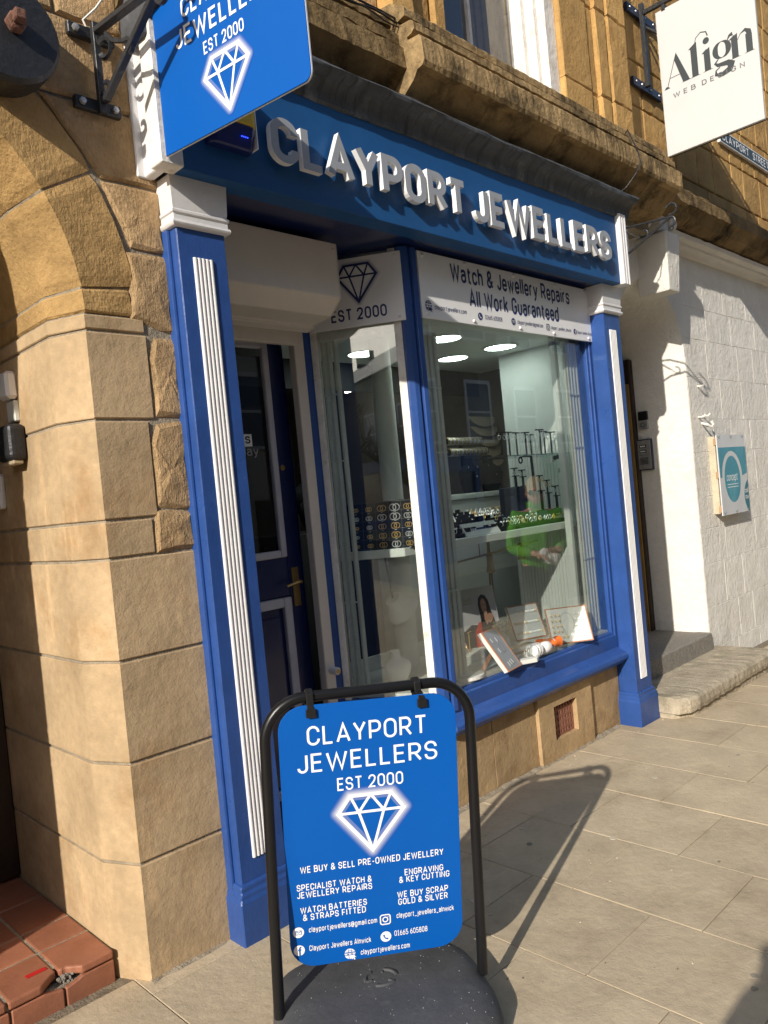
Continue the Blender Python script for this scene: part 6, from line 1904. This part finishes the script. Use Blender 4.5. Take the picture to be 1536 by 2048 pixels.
    part('zip_and_collar', mb, jacket, jo, local=True, smooth=True)
    for s in (-1, 1):
        mb = MB(); rings = []
        for y, w_, h in ((.07,.030,.05),(.02,.045,.085),(-.06,.048,.075),(-.14,.050,.055),(-.20,.040,.035),(-.215,.02,.02)):
            rings.append([(s*.125+w_*math.cos(2*math.pi*k/12), y, h/2+h/2*math.sin(2*math.pi*k/12)+.002) for k in range(12)])
        mb.loft(rings); LP('shoe', mb, m_iron, smooth=True)
    mb = MB(); rings = []
    for z, rx, ry, yo in hair:
        rings.append([H @ Vector((rx*math.cos(2*math.pi*k/24)*(1+.05*math.sin(k*7)), yo+ry*math.sin(2*math.pi*k/24), z)) for k in range(24)])
    mb.loft(rings); LP('hair', mb, hair_m, smooth=True)
    if glasses:
        mb = MB()
        for s in (-1, 1):
            mb.loft([[H @ Vector((s*.036+.030*math.cos(2*math.pi*k/14), y, .118+.022*math.sin(2*math.pi*k/14))) for k in range(14)] for y in (-.103,-.096)])
            mb.tube([H @ Vector((s*.066,-.095,.122)), H @ Vector((s*.080,.01,.118))], .0035, 6)
        mb.tube([H @ Vector((-.01,-.104,.122)), H @ Vector((.01,-.104,.122))], .003, 6)
        LP('sunglasses', mb, m_clip, smooth=True)
    if held: held(t, LP)
    return t
m_green = mat('green_jacket', (.10,.36,.02), .8, var=.15, vs=14, bump=.2, bs=60)
m_dtrous = mat('dark_trousers', (.03,.03,.035), .9, var=.2, vs=14)
m_ghair = mat('light_brown_hair', (.42,.31,.19), .6, var=.25, vs=60)
m_navyj = mat('navy_coat', (.02,.025,.045), .85, var=.2, vs=14)
short = ((.13,.081,.09,.035),(.155,.083,.108,.016),(.19,.080,.108,.012),(.225,.066,.092,.012),(.25,.040,.06,.014),(.262,.006,.01,.014))
# faces the shop window and looks along the street towards the left; seen in the window glass
px_, py_ = 4.32, -1.06
person('person in a bright green jacket and dark sunglasses reflected in the shop window', (px_,py_,gz(px_)-.005), math.pi+R_(40), ((.26,-.02,1.14),(.10,-.27,1.10)), ((-.26,-.02,1.14),(-.06,-.29,1.12)),
       m_green, m_dtrous, m_ghair, short, True, R_(15), sc=1.035)
mb = MB()
for k in range(7): mb.sphere((rc.uniform(-.06,.06), -.33+rc.uniform(-.03,.03), 1.12+rc.uniform(-.06,.06)), (.05,.035,.05), 8, 6)
me_ = mb.mesh('paper'); me_.transform(Matrix.Rotation(math.pi+R_(40),4,'Z')); me_.transform(Matrix.Translation((px_,py_,gz(px_))))
o_ = single('crumpled_paper_bag', me_, m_card, 'crumpled white paper bag held by the person in the green jacket', 'paper bag', (px_,py_,1.1))
# the photographer, whose shadow falls on the paving at the lower right
person('person in a dark coat taking the photo, seen only as a shadow on the paving', (-1.88,-2.765,gz(-1.9)), R_(135), ((.36,-.05,1.20),(.12,-.17,1.40)), ((-.36,-.05,1.20),(-.12,-.17,1.40)),
       m_navyj, m_dtrous, m_ghair, short, False, 0)

# ---------------------------------------------------------------- across the street (seen in the window glass)
m_opp = mat('opposite_stone', (.33,.27,.19), .95, var=.2, vs=2, bump=.4, bs=20, stain=(.2,.16,.11), ss=.8, st=(.5,.75))
m_opp2 = mat('opposite_render', (.55,.52,.46), .9, var=.1, vs=2)
m_slate = mat('slate_roof', (.09,.095,.105), .8, var=.2, vs=3, bump=.4, bs=20)
ro = random.Random(31)
def house(x0, x1, h, m_, lab, nw, shopm):
    y = -10.5; zb = gz((x0+x1)/2)-.2
    t = thing('terraced_house', lab, 'house', ((x0+x1)/2,y,zb), group=None)
    mb = MB(); mb.box(x0,x1-.01,y-8,y,zb,zb+h); part('wall', mb, m_, t)
    mb = MB(); mb.prism([(x0-.1,y+.3,zb+h),(x0-.1,y-4,zb+h+2.6),(x0-.1,y-8.3,zb+h)], (x1-x0+.18,0,0)); rf = part('roof', mb, m_slate, t)
    mb = MB(); mb.box(x1-1.2,x1-.5,y-4.4,y-3.6,zb+h+1.8,zb+h+3.6); part('chimney', mb, m_opp, rf)
    for fz in range(1, int(h//2.9)):
        for k in range(nw):
            xc = x0+(x1-x0)*(k+.5)/nw; zc = zb+2.9*fz+1.35
            mb = MB(); mb.box(xc-.58,xc+.58,y-.02,y+.05,zc-.88,zc-.80); mb.box(xc-.58,xc+.58,y-.02,y+.04,zc+.8,zc+.9); mb.box(xc-.58,xc-.5,y-.02,y+.04,zc-.8,zc+.8); mb.box(xc+.5,xc+.58,y-.02,y+.04,zc-.8,zc+.8); mb.box(xc-.5,xc+.5,y+.0,y+.035,zc-.03,zc+.03)
            w_ = part('window', mb, m_white_p, t)
            mb = MB(); mb.quad((xc-.5,y+.012,zc-.8),(xc+.5,y+.012,zc-.8),(xc+.5,y+.012,zc+.8),(xc-.5,y+.012,zc+.8)); part('pane', mb, m_dblue, w_)
    mb = MB(); mb.box(x0+.3,x1-1.5,y,y+.12,zb+2.6,zb+3.1); mb.box(x0+.3,x0+.5,y,y+.1,zb,zb+2.6); mb.box(x1-1.7,x1-1.5,y,y+.1,zb,zb+2.6); mb.box(x0+.5,x1-1.7,y,y+.08,zb,zb+.6)
    sf_ = part('shop_window', mb, shopm, t)
    mb = MB(); mb.quad((x0+.5,y+.03,zb+.6),(x1-1.7,y+.03,zb+.6),(x1-1.7,y+.03,zb+2.6),(x0+.5,y+.03,zb+2.6)); part('shop_pane', mb, m_dblue, sf_)
    mb = MB(); mb.box(x1-1.3,x1-.4,y,y+.05,zb,zb+2.2); dd = part('door', mb, m_darkwood, t); mb = MB(); mb.sphere((x1-1.2,y+.08,zb+1.1), .03, 8, 6); part('handle', mb, m_brass, dd)
for a in ((-20,-12.5,6.4,m_opp,'two storey stone house across the street, furthest left',3,m_blue),(-12.5,-5,10.5,m_opp2,'pale rendered three storey house across the street',3,m_dblue),(-5,3,10.4,m_opp,'wide stone house facing the shop across the street',4,m_iron),
          (3,10,10.9,m_opp2,'tall pale house across the street with a red shopfront',3,mat('red_shopfront', (.25,.02,.02), .4)),(10,17,10.4,m_opp,'dark stone house across the street to the right',3,m_blue),(17,26,10.9,m_opp2,'long pale house at the far right across the street',4,m_dblue)):
    house(*a)
for a in ((-60,-48,7.2,m_opp,'low stone house closing the far left end of the street',3,m_iron),(-48,-34,6.0,m_opp2,'low pale house far down the street on the left',4,m_dblue),(-34,-20,6.6,m_opp,'long stone house far along the street on the left',4,m_blue)):
    house(*a)
# houses further left on this side, and a bare tree at the end of the street
def tree(x, y, h, seed, lab):
    r = random.Random(seed); t = thing('bare_tree', lab, 'tree', (x,y,gz(x)-.2), group='bare trees at the end of the street')
    mb = MB(); m2 = MB()
    def grow(p, d, L_, rad, lev):
        pts = [p]; q = Vector(p); dd = Vector(d)
        for k in range(3):
            dd = (dd + Vector((r.uniform(-.2,.2), r.uniform(-.2,.2), r.uniform(-.05,.15)))).normalized(); q = q + dd*L_/3; pts.append(q.copy())
        (mb if lev < 2 else m2).tube(pts, [rad, rad*.9, rad*.75, rad*.6], 6 if lev < 2 else 4, False)
        if lev < 4:
            for k in range(4 if lev else 6):
                a = r.uniform(0, 2*math.pi); s = r.uniform(.5,1.0)
                nd = (dd + Vector((math.cos(a)*s, math.sin(a)*s, r.uniform(-.1,.4)))).normalized()
                grow(pts[r.choice((2,3))], nd, L_*r.uniform(.5,.72), rad*.55, lev+1)
    grow(Vector((x,y,gz(x)-.3)), Vector((0,0,1)), h*.34, h*.018, 0)
    part('trunk', mb, m_darkwood, t); part('crown', m2, m_darkwood, t)
tree(-18,-9.6,7,1,'bare leafless tree far down the street, nearer one')
tree(-27,-9.5,8,2,'bare leafless tree far down the street, further one')
